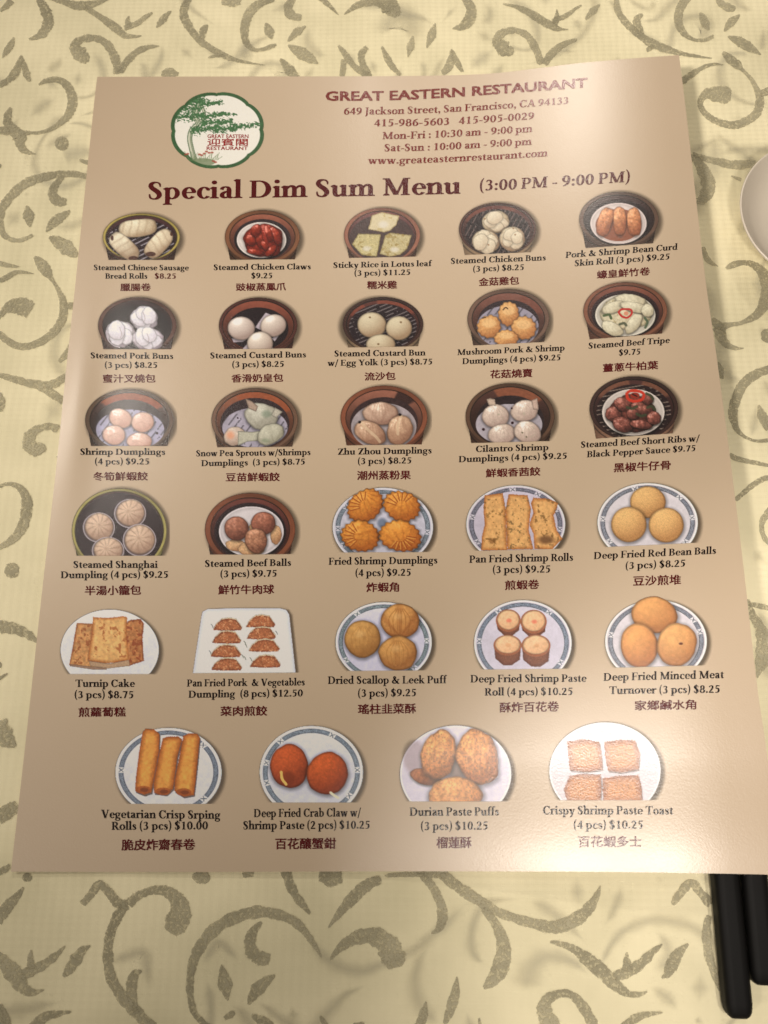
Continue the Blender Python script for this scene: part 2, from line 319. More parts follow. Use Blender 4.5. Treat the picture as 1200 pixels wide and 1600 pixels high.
for dx in (-2, -1, 0, 1, 2):
    for dy in (-1, 0, 1):
        sh = np.array([dx * PX, dy * PY])
        if dx or dy: allS += [s + sh for s in strokes]
        for k in (1, 2, 3):            # the same scrolls run on beneath the sheet
            allS += [strokes[i] + sh + np.array([0.02 * k, -0.075 * k]) for i in top_i
                     if -0.005 < cen[i][0] + 0.02 * k < 0.19]
allS = [s for s in allS if -0.70 < s[:, 1, 0].min() and s[:, 1, 0].max() < 0.90 and -0.94 < s[:, 1, 1].min() and s[:, 1, 1].max() < 0.70]
vp = link('vine_scroll_print', stroke_mesh('vine_scroll_print', allS, 0.00016), M_VINE, cloth); vp['kind'] = 'stuff'
def ghost_tf(S):
    c, s = math.cos(0.12), math.sin(0.12)
    X = 0.205 - S[..., 0] + 0.012; Y = S[..., 1] - 0.021
    return np.stack([X * c - Y * s, X * s + Y * c], -1)
gs = [s for s in allS if -0.55 < s[0, 1, 0] < 0.75 and -0.8 < s[0, 1, 1] < 0.6]
def ghost_tf2(S):
    c, s_ = math.cos(-0.5) * 1.35, math.sin(-0.5) * 1.35
    X = S[..., 0] - 0.06; Y = S[..., 1] + 0.10
    return np.stack([X * c - Y * s_, X * s_ + Y * c], -1)
gp2 = link('faint_under_print', stroke_mesh('faint_under_print', gs[::2], 0.00002, 2.0, ghost_tf2, True), M_GHOST, cloth); gp2['kind'] = 'stuff'
gp = link('faint_under_print', stroke_mesh('faint_under_print', gs, 0.00004, 2.1, ghost_tf, True), M_GHOST, cloth); gp['kind'] = 'stuff'
# ------------------------------------------------------------------ the printed sheet
def along(pts, n):
    P = np.array(pts, float); s = np.r_[0, np.cumsum(np.hypot(*np.diff(P, axis=0).T))]; s /= s[-1]
    C = catmull(P, 10); sc_ = np.r_[0, np.cumsum(np.hypot(*np.diff(C, axis=0).T))]; sc_ /= sc_[-1]
    t = np.linspace(0, 1, n)
    return np.stack([np.interp(t, sc_, C[:, 0]), np.interp(t, sc_, C[:, 1])], 1)
NU, NV = 221, 281
eT = along([(152, 120), (380, 119.5), (600, 119), (750, 116), (842, 106.5), (897, 99.5), (980, 92), (1061, 86)], NU)
eB = along([(17, 1362), (300, 1362.5), (600, 1361.5), (900, 1362), (1100, 1364.5), (1222, 1367)], NU)
eL = along([(152, 120), (145, 180), (116, 460), (102, 589), (89, 720), (64, 940), (40, 1160), (17, 1362)], NV)
eR = along([(1061, 86), (1069, 150), (1080, 244), (1092, 350), (1104, 450), (1118, 545), (1131, 641), (1141, 716), (1149, 781), (1161, 880), (1169, 950), (1180, 1046), (1186, 1094), (1198, 1176), (1222, 1367)], NV)
U, Vv = np.meshgrid(np.linspace(0, 1, NU), np.linspace(0, 1, NV)); U = U[..., None]; Vv = Vv[..., None]
coons = (1 - Vv) * eT[None] + Vv * eB[None] + (1 - U) * eL[:, None] + U * eR[:, None] \
    - ((1 - U) * (1 - Vv) * eT[0] + U * (1 - Vv) * eT[-1] + (1 - U) * Vv * eB[0] + U * Vv * eB[-1])
topv = sheet_pt(coons[..., 0], coons[..., 1]); botv = topv.copy(); botv[..., 2] -= 0.00022

i = np.arange((NU - 1) * (NV - 1)); r, c = divmod(i, NU - 1); a = r * NU + c; nb = NU * NV
Qt = np.stack([a, a + NU, a + NU + 1, a + 1], 1); Qb = Qt[:, ::-1] + nb
rim = np.r_[np.arange(NU), np.arange(1, NV) * NU + NU - 1, (NV - 1) * NU + np.arange(NU - 2, -1, -1), np.arange(NV - 2, 0, -1) * NU]
nx = np.roll(rim, -1); m_ = len(rim); q_ = np.arange(m_); nq = np.roll(q_, -1); Qs = np.stack([q_, nq, nq + m_, q_ + m_], 1) + 2 * nb
Vs = np.vstack([topv.reshape(-1, 3), botv.reshape(-1, 3), topv.reshape(-1, 3)[rim], botv.reshape(-1, 3)[rim]])
sheet = link('menu_sheet', quads('menu_sheet', Vs, np.vstack([Qt, Qb, Qs]), False), M_PAPER)
sheet.data.polygons.foreach_set('use_smooth', np.r_[np.ones(2 * len(Qt), bool), np.zeros(len(Qs), bool)]); sheet.data.update()
tag(sheet, 'glossy beige restaurant menu sheet with rows of dish photos and captions', 'menu')

# ------------------------------------------------------------------ a bold book face drawn with strokes
S_, SH, O_ = 12.5, 4.2, 6.5
def rect(x0, y0, x1, y1): return [[(x0, y0), (x1, y0), (x1, y1), (x0, y1)]]
def ser(xc, y, hw=S_ / 2 + O_):
    if y <= 0: return rect(xc - hw, y, xc + hw, y + SH) + [[(xc - hw * .8, y + SH), (xc + hw * .8, y + SH), (xc + 5, y + SH + 3), (xc - 5, y + SH + 3)]]
    return rect(xc - hw, y - SH, xc + hw, y)
def flag(x, y): return [[(x - 7, y - 4.5), (x + .5, y - 11), (x + 8, y), (x + 2, y + 1)]]
def line(x0, y0, x1, y1, w): return [[(x0 - w / 2, y0), (x0 + w / 2, y0), (x1 + w / 2, y1), (x1 - w / 2, y1)]]
def ring(cx, cy, rx, ry, wv, wh, a0=0, a1=360):
    n = max(6, int(abs(a1 - a0) / 18)); t = np.radians(np.linspace(a0, a1, n + 1))
    co, so = cx + rx * np.cos(t), cy + ry * np.sin(t); ci, si = cx + (rx - wv) * np.cos(t), cy + (ry - wh) * np.sin(t)
    return [[(co[k], so[k]), (co[k + 1], so[k + 1]), (ci[k + 1], si[k + 1]), (ci[k], si[k])] for k in range(n)]
def curve(*P):
    C = catmull(P, 4); T = np.gradient(C[:, :2], axis=0); T /= np.linalg.norm(T, axis=1)[:, None]
    n = np.stack([-T[:, 1], T[:, 0]], 1); L = C[:, :2] + n * C[:, 2:3] / 2; R = C[:, :2] - n * C[:, 2:3] / 2
    return [[tuple(R[k]), tuple(R[k + 1]), tuple(L[k + 1]), tuple(L[k])] for k in range(len(C) - 1)]
def disc(x, y, r):
    t = np.linspace(0, 2 * math.pi, 9)[:-1]; p = [(x + r * math.cos(a), y + r * math.sin(a)) for a in t]
    return [[p[0], p[1], p[2], p[3]], [p[0], p[3], p[4], p[7]], [p[4], p[5], p[6], p[7]]]
def stem(x, y0, y1, b=True, t=None, w=S_):
    o = rect(x, y0, x + w, y1)
    if b: o += ser(x + w / 2, y0)
    if t == 'c': o += ser(x + w / 2, y1)
    if t == 'f': o += flag(x, y1)
    return o
def arch(x): return curve((x - 16, 32, 4), (x - 10, 40, 6.5), (x - 2, 42.5, 8), (x + 5, 38, 11), (x + 6.5, 28, 12.5), (x + 6.5, 2, 12.5)) + ser(x + 6.3, 0)
G = {
 ' ': (21, []),
 'A': (65, line(33, 66, 9, 0, 5.5) + line(31, 66, 54, 0, 15) + rect(17, 20, 45, 25) + ser(9, 0, 9) + ser(55, 0, 12)),
 'B': (58, stem(8, 0, 66, 0) + rect(2, 0, 12, SH) + rect(2, 66 - SH, 12, 66) + ring(27, 49.5, 22, 16.5, 12.5, 4.5, -90, 90) + rect(14, 61.5, 28, 66) + rect(14, 33, 28, 37.4) + ring(28, 18.6, 26, 18.6, 13.5, 4.8, -90, 90) + rect(14, 0, 29, 4.8)),
 'C': (63, ring(34, 33, 31, 34.5, 15, 5, 40, 318) + rect(54, 46, 58, 66) + line(57, 12, 55, 17, 4)),
 'D': (72, stem(8, 0, 66, 0) + rect(2, 0, 12, SH) + rect(2, 66 - SH, 12, 66) + ring(31, 33, 35, 33, 15, 5, -90, 90) + rect(14, 61, 32, 66) + rect(14, 0, 32, 5)),
 'E': (57, stem(8, 0, 66, 0) + rect(2, 0, 52, 5) + rect(2, 61.5, 50, 66) + rect(20, 31, 38, 35.5) + rect(36, 25, 39.5, 42) + rect(46.5, 51, 50, 66) + line(51, 0, 53, 17, 4)),
 'F': (54, stem(8, 0, 66) + rect(2, 61.5, 50, 66) + rect(20, 31, 38, 35.5) + rect(36, 25, 39.5, 42) + rect(46.5, 50, 50, 66)),
 'J': (33, stem(11, 0, 66, 0, 'c') + curve((17, 4, 12), (15, -9, 10), (5, -17, 6))),
 'L': (55, stem(8, 0, 66, 0, 'c') + rect(2, 0, 51, 5) + line(50, 0, 52, 18, 4)),
 'M': (88, rect(11, 0, 16, 66) + rect(64, 0, 77.5, 66) + line(14, 66, 43, 2, 15) + line(68, 66, 44, 2, 6) + ser(13, 0, 9) + ser(71, 0) + rect(2, 66 - SH, 20, 66) + rect(66, 66 - SH, 84, 66)),
 'P': (56, stem(8, 0, 66) + rect(2, 66 - SH, 12, 66) + ring(28, 46.5, 24, 19.5, 13, 4.8, -90, 90) + rect(14, 61.2, 29, 66) + rect(18, 27, 29, 31.8)),
 'R': (63, stem(8, 0, 66) + rect(2, 66 - SH, 12, 66) + ring(28, 48, 23, 18, 13, 4.8, -90, 90) + rect(14, 61.2, 29, 66) + rect(18, 30, 29, 34.8) + line(31, 33, 52, 0, 15) + rect(46, 0, 66, SH)),
 'S': (49, curve((38.5, 47, 2), (38, 55, 4), (34, 61.5, 4.5), (25, 64.5, 5.5), (14, 61, 10), (10, 51, 13), (16, 41, 14), (30, 29, 15), (36.5, 16, 13.5), (31, 4.5, 9), (21, 1, 5.5), (11, 4, 5), (7.5, 11, 4), (6.5, 20, 2))),
 'T': (64, stem(26, 0, 66) + rect(4, 61, 61, 66) + line(5, 50, 5, 66, 4) + line(60, 50, 60, 66, 4)),
 'V': (66, line(13, 66, 34, -1, 15.5) + line(56, 66, 36, -1, 5.5) + ser(13, 66, 13) + ser(56, 66, 9)),
 'Y': (63, line(13, 66, 33, 28, 15) + line(53, 66, 36, 28, 5.5) + stem(27, 0, 32) + ser(13, 66, 12) + ser(53, 66, 9)),
 'Z': (60, rect(7, 61, 56, 66) + line(47, 64, 14, 2, 17) + rect(5, 0, 56, 5) + line(8, 50, 9, 66, 4) + line(55, 0, 56, 17, 4)),
 'a': (46, curve((9, 33, 10), (12, 40, 8), (21, 43.5, 5), (29, 40, 9), (31.5, 32, 12.5), (31.5, 10, 12.5), (35, 3.5, 9), (44, 3, 2.5)) + curve((31, 27, 4), (19, 23.5, 7), (11.5, 17, 11), (11, 9, 12), (17, 3, 7), (24, 3, 5), (31, 8, 4))),
 'b': (52, stem(6, 1, 72, 0, 'f') + ring(26, 22, 22.5, 23.3, 13, 5, -140, 140)),
 'c': (43, ring(25, 22, 21.5, 23.3, 13, 5, 42, 322) + disc(37, 35, 5.2)),
 'd': (54, ring(26, 22, 23, 23.3, 13, 5, 45, 315) + stem(32.5, 0, 72, 0, 'f') + rect(42, 0, 50, SH)),
 'e': (46, ring(25, 22, 21.5, 23.3, 12.5, 5, 8, 322) + rect(12, 21.5, 44, 26)),
 'f': (32, stem(9, 0, 48) + rect(2, 40, 29, 44) + curve((15.3, 44, 12.5), (16, 58, 12), (21, 67.5, 8), (29, 70, 6), (35, 65, 7))),
 'g': (48, ring(22, 28.5, 19, 16.5, 11.5, 4.5) + curve((34, 39, 5), (46, 42, 7)) + ring(23, -11, 21, 12.5, 8, 5) + curve((12, 15, 5), (8.5, 7, 9), (20, 2, 10), (34, 0, 9), (41, -6, 7))),
 'h': (54, stem(6, 0, 72, 1, 'f') + arch(34)),
 'i': (26, stem(6.5, 0, 44, 1, 'f') + disc(12.5, 61, 7.6)),
 'k': (54, stem(6, 0, 72, 1, 'f') + line(21, 19, 38, 44, 6) + line(25, 27, 43, 0, 15) + ser(39, 44, 9) + rect(36, 0, 54, SH)),
 'l': (26, stem(6.5, 0, 72, 1, 'f')),
 'm': (81, stem(6, 0, 44, 1, 'f') + arch(33) + arch(60)),
 'n': (54, stem(6, 0, 44, 1, 'f') + arch(34)),
 'o': (50, ring(25, 22, 23, 23.3, 13, 4.8)),
 'p': (53, stem(6, -22, 44, 1, 'f') + ring(26, 22, 23, 23.3, 13, 5, -140, 140)),
 'r': (38, stem(6, 0, 44, 1, 'f') + curve((17, 30, 4), (22, 39, 7), (31, 41, 9)) + disc(33, 38, 6)),
 's': (38, curve((30.5, 31, 2), (29.5, 38, 4.5), (21, 42, 5), (13, 39, 8.5), (10.5, 33, 10.5), (16, 27, 12), (26, 19, 12.5), (29, 11, 11), (25, 4, 8), (17, 2, 5), (9.5, 4.5, 4), (7.5, 13, 2))),
 't': (33, curve((20, 56, 1), (15.5, 48, 9), (15.3, 40, 12.5), (15.3, 12, 12.5), (18, 4.5, 10), (25, 3, 7), (31.5, 6, 2.5)) + rect(2, 40, 30, 44)),
 'u': (54, curve((12.3, 42, 12.5), (12.3, 14, 12.5), (16.5, 5, 11), (25, 3, 6.5), (34, 10, 4)) + stem(33, 0, 44, 0, 'f') + flag(6, 44) + rect(42, 0, 50, SH)),
 'v': (48, line(10, 44, 25, -1, 14) + line(39, 44, 27, -1, 5.5) + ser(10, 44, 11) + ser(39, 44, 8)),
 'w': (71, line(10, 44, 23, -1, 14) + line(36, 44, 25, -1, 5.5) + line(36, 44, 48, -1, 14) + line(62, 44, 50, -1, 5.5) + ser(10, 44, 11) + ser(36, 44, 9) + ser(62, 44, 8)),
 'y': (48, line(10, 44, 26, 0, 14) + line(40, 44, 25, -4, 6) + curve((26, 0, 7), (20, -14, 8), (8, -19, 9)) + ser(10, 44, 11) + ser(40, 44, 8)),
 '0': (50, ring(25, 32, 22, 33, 13, 4.8)),
 '1': (50, stem(20, 0, 64) + line(12, 54, 24, 61, 8)),
 '2': (50, curve((8, 47, 7), (12, 57, 7), (22, 61.5, 6), (32, 57, 11), (35, 46, 13), (30, 33, 12), (20, 19, 8), (8, 6, 6)) + rect(6, 0, 44, 9.5)),
 '3': (50, curve((9, 52, 5), (15, 60, 5.5), (24, 62, 6), (32, 56, 11), (33, 47, 11), (28, 38, 7), (20, 35, 4)) + curve((18, 35.5, 4), (30, 33, 8), (36, 20, 13.5), (32, 8, 11), (22, 2.5, 6), (12, 3, 7)) + disc(11, 5, 5)),
 '4': (50, rect(27, 0, 39, 64) + line(33, 64, 7, 20, 6) + rect(3, 15, 47, 22)),
 '5': (50, rect(14, 55, 42, 64) + line(16, 64, 13, 34, 4.5) + curve((13, 36, 4), (23, 38.5, 7), (33, 33, 12), (36, 20, 13.5), (31, 7.5, 11), (21, 2.5, 6), (10, 3, 7))),
 '6': (50, ring(26, 20, 21.5, 21, 13, 5) + curve((41, 62, 4), (26, 55, 9), (14, 42, 12), (11, 22, 12.5))),
 '7': (50, rect(6, 54.5, 45, 64) + line(39, 58, 21, 0, 12)),
 '8': (50, ring(25, 47, 18.5, 18, 11.5, 5) + ring(25, 17.5, 22, 19, 13, 5)),
 '9': (50, ring(24, 44, 21.5, 21, 13, 5) + curve((39, 42, 12.5), (36, 22, 12), (24, 9, 9), (9, 2, 4))),
 '(': (30, curve((25, 76, 2), (14, 58, 7), (10, 30, 9), (14, 2, 7), (25, -16, 2))),
 ')': (30, curve((5, 76, 2), (16, 58, 7), (20, 30, 9), (16, 2, 7), (5, -16, 2))),
 '&': (76, curve((61, 36, 4), (54, 18, 6), (41, 6, 8), (27, 3, 9), (14, 8, 12), (11, 18, 13), (18, 29, 9), (32, 42, 8), (37, 53, 8), (29, 62, 6), (21, 55, 11), (25, 41, 13), (41, 20, 14), (58, 4, 12), (70, 2, 4)) + rect(50, 36, 71, 40)),
 '/': (34, line(5, -14, 29, 72, 7)), ':': (25, disc(12.5, 7, 7.5) + disc(12.5, 36, 7.5)), '.': (24, disc(12, 7, 7.5)),
 ',': (24, disc(12, 7, 7.5) + curve((16, 6, 7), (14, -6, 5), (6, -14, 2))), '-': (31, rect(4, 18, 27, 25.5)),
}
G['$'] = (50, [[(x + .5, y * .96 + 1) for x, y in q] for q in G['S'][1]] + rect(21, -8, 26, 74))
def natural(text): return sum(G[ch][0] for ch in text)
def lay_line(text, base, cap, V, F, eps):
    """glyph quads of one line, set along a base line given in picture units"""
    base = np.array(base, float); W = natural(text); x = 0; k0 = 0
    for ch in text:
        adv, polys = G[ch]
        for q in [[(a_ + e_, b_) for a_, b_ in q_] for q_ in polys for e_ in (-.9, 1.1)]:
            q = np.array(q)
            t = (x + q[:, 0]) / W
            X = base[0, 0] + (base[-1, 0] - base[0, 0]) * t
            Y0 = np.interp(X, base[:, 0], base[:, 1])
            k0 += 1
            sl = (base[-1, 1] - base[0, 1]) / (base[-1, 0] - base[0, 0])
            p = sheet_pt(X - sl * q[:, 1] * cap / 66 * 1.0, Y0 - q[:, 1] * cap / 66, eps + (k0 % 60) * 3e-7)
            n = len(V); V.extend(p); F.append([n, n + 1, n + 2, n + 3])
        x += adv
def serif_obj(name, lines, mat, eps=8e-5, label=None):
    V, F = [], []
    for text, base, cap in lines: lay_line(text, base, cap, V, F, eps)
    V = np.array(V); F = np.array(F)
    a, b_, c_, d_ = (V[F[:, k]] for k in range(4))
    nz = np.cross(b_ - a, c_ - a)[:, 2] + np.cross(c_ - a, d_ - a)[:, 2]
    F[nz < 0] = F[nz < 0][:, ::-1]
    return tag(link(name, quads(name, V, F), mat, sheet), label)
def font_obj(name, text, mat, base, cap, bold=0.02, eps=8e-5, label=None, han=False, shear=0.0, wide=None):
    """a line in the built-in sans face (or its Han glyphs), laid on the sheet"""
    c = bpy.data.curves.new('type', 'FONT'); c.body = text; c.size = 1; c.offset = 0 if han else bold; c.resolution_u = 2
    o = bpy.data.objects.new('type', c); COL.objects.link(o)
    me = bpy.data.meshes.new_from_object(o.evaluated_get(bpy.context.evaluated_depsgraph_get()))
    bpy.data.objects.remove(o); bpy.data.curves.remove(c)
    n = len(me.vertices); co = np.empty(n * 3, np.float32); me.vertices.foreach_get('co', co); co = co.reshape(-1, 3)
    lo, hi = co.min(0), co.max(0)
    base = np.array(base, float)
    t = (co[:, 0] - lo[0]) / (hi[0] - lo[0]); h = (co[:, 1] - lo[1]) / (hi[1] - lo[1]) * cap
    X = base[0, 0] + (base[-1, 0] - base[0, 0]) * t + shear * h; Y = np.interp(X, base[:, 0], base[:, 1]) - h
    if han:      # a heavier weight of the same characters: four passes of the press
        em = cap / (hi[1] - lo[1]); F = [list(q.vertices) for q in me.polygons]; VV, FF = [], []
        for k, (ex, ey) in enumerate(((-bold, -bold * .6), (bold, -bold * .6), (-bold, bold * .6), (bold, bold * .6))):
            VV.append(sheet_pt(X + ex * em, Y + ey * em, eps + k * 2e-6)); FF += [[v + k * n for v in f] for f in F]
        bpy.data.meshes.remove(me); me = mesh(name, np.vstack(VV), FF)
        return tag(link(name, me, mat, sheet), label)
    p = sheet_pt(X, Y, eps)
    me.vertices.foreach_set('co', p.astype(np.float32).ravel()); me.update()
    return tag(link(name, me, mat, sheet), label)

# ------------------------------------------------------------------ heading
font_obj('heading_name', 'GREAT EASTERN RESTAURANT', M_HEAD, [(509.5, 157.2), (590, 157), (650, 155), (725, 150.5), (820, 143.5), (917, 136)], 14.2, 0.046, han=True)
serif_obj('address_block', [
    ('649 Jackson Street, San Francisco, CA 94133', [(536.5, 179), (610, 178.5), (684, 176), (740, 173), (805, 168.5), (889, 162)], 11),
    ('415-986-5603   415-905-0029', [(584, 197.5), (640, 197), (701, 195), (770, 191), (835, 186)], 11.4),
    ('Mon-Fri : 10:30 am - 9:00 pm'.replace('F', 'F'), [(597, 217.5), (650, 216.5), (715, 213.5), (832, 206)], 11.2),
    ('Sat-Sun : 10:00 am - 9:00 pm', [(600, 236.5), (660, 235.5), (715, 233), (831, 226)], 11.2),
    ('www.greateasternrestaurant.com', [(575, 256), (640, 255.5), (700, 253), (780, 249), (856, 244)], 11.2)], M_HEAD)
serif_obj('menu_title', [('Special Dim Sum Menu', [(230, 311.5), (400, 309), (585, 306), (721, 302.5)], 27)], M_DEEP)
serif_obj('serving_hours', [('(3:00 PM - 9:00 PM)', [(748, 298), (800, 296), (880, 291), (985, 284)], 17)], M_DEEP)
# ------------------------------------------------------------------ printed pictures, painted cell by cell
def vnoise(x, y, seed=0):
    xi = np.floor(x).astype(np.int64); yi = np.floor(y).astype(np.int64); fx = x - xi; fy = y - yi
    fx = fx * fx * (3 - 2 * fx); fy = fy * fy * (3 - 2 * fy)
    def h(a, b):
        v = (a * 374761393 + b * 668265263 + seed * 982451653) & 0xffffffff
        v = ((v ^ (v >> 13)) * 1274126177) & 0xffffffff
        return ((v ^ (v >> 16)) & 0xffff) / 65535.0
    return (h(xi, yi) * (1 - fx) + h(xi + 1, yi) * fx) * (1 - fy) + (h(xi, yi + 1) * (1 - fx) + h(xi + 1, yi + 1) * fx) * fy
def fbm(x, y, seed=0, o=3):
    s = 0; a = 0.5; t = 0
    for k in range(o):
        s = s + a * vnoise(x * 2 ** k, y * 2 ** k, seed + k * 17); t += a; a *= 0.55
    return s / t
LGT = np.array([-0.32, -0.62, 0.72]); LGT /= np.linalg.norm(LGT)
class Pic:
    def __init__(s, x0, y0, sc_, box, ref, clip=None, step=0.9):
        s.x0, s.y0, s.s, s.ref = x0, y0, sc_, np.array(ref, float)
        a, b, c, d = box
        nx = int((c - a) / sc_ / step) + 1; ny = int((d - b) / sc_ / step) + 1
        s.X, s.Y = np.meshgrid(np.linspace(a, c, nx), np.linspace(b, d, ny))
        s.rgb = np.zeros(s.X.shape + (3,)) + s.ref; s.al = np.zeros(s.X.shape); s.id = np.zeros(s.X.shape, int)
        s.aa = sc_ * step * 0.75; s.names = {0: None}; s.clip = clip
    def part(s, name):
        k = len(s.names); s.names[k] = name; return k
    def put(s, mk, col, k=None):
        mk = np.clip(mk, 0, 1); col = np.asarray(col, float)
        s.rgb += (col - s.rgb) * mk[..., None]; s.al = np.maximum(s.al, mk) if k is None else np.maximum(s.al, mk)
        if k is not None: s.id[mk > 0.5] = k
    def mul(s, f): s.rgb *= f[..., None]
    def shadow(s, cx, cy, rx, ry, soft, a, col=(72, 58, 44)):
        r = np.hypot((s.X - cx) / rx, (s.Y - cy) / ry); d = (r - 1) * min(rx, ry)
        m = np.clip(a * (1 - sm(-soft * .3, soft, d)), 0, 1)
        s.rgb[...] = np.array(col, float); s.al = np.maximum(s.al, m)
    def ell(s, cx, cy, rx, ry):
        r = np.hypot((s.X - cx) / rx, (s.Y - cy) / ry)
        return np.clip((1 - r) * min(rx, ry) / s.aa + .5, 0, 1), r
    def polyd(s, P):
        P = np.array(P, float); d = np.full(s.X.shape, 1e9); ins = np.zeros(s.X.shape, bool)
        for k in range(len(P)):
            a, b = P[k], P[(k + 1) % len(P)]; e = b - a; w0, w1 = s.X - a[0], s.Y - a[1]
            t = np.clip((w0 * e[0] + w1 * e[1]) / (e @ e), 0, 1)
            d = np.minimum(d, np.hypot(w0 - e[0] * t, w1 - e[1] * t))
            c = ((a[1] <= s.Y) != (b[1] <= s.Y)) & (s.X < (b[0] - a[0]) * (s.Y - a[1]) / (b[1] - a[1] + 1e-9) + a[0]); ins ^= c
        return np.where(ins, d, -d)
    def poly(s, P, col, k=None, dark=None, tex=.12, ts=14, edge=14, seed=1, rough=4, spots=None):
        d = s.polyd(P) + rough * (fbm(s.X / 9, s.Y / 9, seed) - .5) * 2
        m = np.clip(d / s.aa + .5, 0, 1); dark = dark or tuple(np.array(col) * .55)
        t = np.clip(d / edge, 0, 1) ** .7
        t = t * (1 - tex * 1.6 * (1 - fbm(s.X / ts, s.Y / ts, seed + 3)))
        c = np.array(dark) * (1 - t[..., None]) + np.array(col) * t[..., None]
        c = c * (1 + tex * 2 * (fbm(s.X / ts * 1.7, s.Y / ts * 1.7, seed + 9) - .5))[..., None]
        if spots:
            q = sm(spots[1], spots[1] + .12, fbm(s.X / spots[2], s.Y / spots[2], seed + 31)); c = c + (np.array(spots[0]) - c) * (q * .75)[..., None]
        s.put(m, c, k); return m
    def blob(s, cx, cy, rx, ry, col, dark=None, rot=0, ir=.05, seed=1, sq=2.0, tex=.08, ts=9, fold=None, fn=8, fa=.25, fc=(0, 0), spec=0, sh=.45, name='dumpling', amb=.18, lump=0, lit=LGT, k=None, spots=None):
        dark = np.array(dark if dark is not None else np.array(col) * .42, float); col = np.array(col, float)
        c, si = math.cos(math.radians(rot)), math.sin(math.radians(rot))
        dx, dy = s.X - cx, s.Y - cy; u, v = (dx * c + dy * si) / rx, (-dx * si + dy * c) / ry
        th = np.arctan2(v, u); rs = np.random.RandomState(seed)
        R = 1 + ir * sum(rs.uniform(.4, 1) * np.sin(n * th + rs.uniform(0, 6.3)) / (n ** .6) for n in (2, 3, 5, 8, 13)) * .6
        if fold == 'crimp': R = R + .04 * np.sin(fn * th)
        rho = (np.abs(u) ** sq + np.abs(v) ** sq) ** (1 / sq) / R
        m = np.clip((1 - rho) * min(rx, ry) / s.aa + .5, 0, 1)
        if sh > 0:
            uu, vv = ((dx - 3) * c + (dy - 9) * si) / rx, (-(dx - 3) * si + (dy - 9) * c) / ry
            q = sh * (1 - sm(.9, 1.22, np.hypot(uu, vv) / R)) * (s.al > .8)
            s.rgb *= (1 - q)[..., None]
        h = np.sqrt(np.clip(1 - np.minimum(rho, 1) ** 2, 0, 1)); g = np.hypot(dx, dy) + 1e-6
        if fold == 'roll':    # a cylinder lying along u
            hv = np.clip(np.abs(v) * 1.0, 0, 1); nx_, ny_ = -si * np.sign(v) * hv, c * np.sign(v) * hv; h2 = np.sqrt(1 - hv ** 2)
            lam = nx_ * lit[0] + ny_ * lit[1] + h2 * lit[2]
        else:
            lam = (dx / g) * rho * lit[0] + (dy / g) * rho * lit[1] + h * lit[2]
        if lump: lam = lam + lump * (fbm(s.X / 26, s.Y / 26, seed + 50) - .5) * 2
        amb = min(amb + .10, .7); t = amb + (1 - amb) * np.clip(lam, 0, 1) * 1.12
        if fold in ('radial', 'crimp'):
            tf = np.arctan2(dy - fc[1], dx - fc[0]); rf = np.hypot((dx - fc[0]) / rx, (dy - fc[1]) / ry)
            p = np.sin(fn * tf + 2.2 * rf + 1.5 * vnoise(tf * 2, rf * 3, seed)); t = t * (1 - fa * np.clip(p, 0, 1) * np.clip(rf * 2.2, 0, 1) * (1.15 - .5 * rf))
            if fold == 'radial': t = t * (1 - .35 * np.exp(-(rf / .13) ** 2))
        if fold in ('ribs', 'roll') and fa > 0:
            p = np.abs(np.sin(fn * u * 1.5 + .8 * np.sin(v * 2) + seed)); t = t * (1 - fa * (1 - p) ** 2)
        if fold == 'petal':
            p = np.sin(fn * np.arctan2(v - .9, u) + seed); t = t * (1 - fa * np.clip(p, 0, 1))
        t = np.clip(t, 0, 1.1)
        o = dark * (1 - t[..., None]) + col * t[..., None]
        o = o * (1 + tex * 2 * (fbm(s.X / ts, s.Y / ts, seed + 5) - .5))[..., None]
        if spots:
            q = sm(spots[1], spots[1] + .1, fbm(s.X / spots[2], s.Y / spots[2], seed + 31)); o = o + (np.array(spots[0]) - o) * (q * .7)[..., None]
        if spec: o = o + 255 * spec * (np.clip(lam, 0, 1) ** 14)[..., None] * (.6 + .8 * vnoise(s.X / 7, s.Y / 7, seed))[..., None]
        o = o * (1 - .30 * sm(.86, 1.0, rho))[..., None]
        if k is None and name: k = s.part(name)
        s.put(m, o, k); return k
    def lobes(s, cx, cy, rx, ry, n, col, dark, k, seed=1, size=.42, spread=.5, **kw):
        rs = np.random.RandomState(seed); a0 = rs.rand() * 6
        for i in range(n):
            a = a0 + i * 2 * math.pi / n + rs.uniform(-.3, .3); q = rs.uniform(.75, 1.15)
            s.blob(cx + rx * spread * math.cos(a), cy + ry * spread * math.sin(a), rx * size * q, ry * size * q * rs.uniform(.8, 1.2), col, dark, rot=rs.uniform(0, 180), ir=.14, seed=seed * 7 + i, sh=kw.get('sh', .13), amb=kw.get('amb', .42), lump=.3, tex=kw.get('tex', .07), ts=kw.get('ts', 9), spec=kw.get('spec', 0), k=k, name=None)
    def steamer(s, cx, cy, rx, ry, rimc, wall, floor, rimw=26, off=26, fr=.80, patch=None, slats=None, side=1, body=None, lips=1):
        s.shadow(cx + 20 * side, cy + 22, rx - 2, ry + 18, 34, .62)
        k = s.part('steamer')
        rimc = np.array(rimc, float); body = np.array(body if body else rimc * .72, float)
        # outer wall below the rim
        hw = rx * (0.975 - 0.17 * np.clip((s.Y - cy) / (ry * 1.3), 0, 1)); d = hw - np.abs(s.X - cx)
        mb = np.clip(d / s.aa + .5, 0, 1) * (s.Y > cy)
        e = np.abs(s.X - cx) / rx; bc = body * (1.0 - .45 * e ** 4)[..., None] * (.85 + .25 * fbm(s.X / 30, s.Y / 5, 3))[..., None]
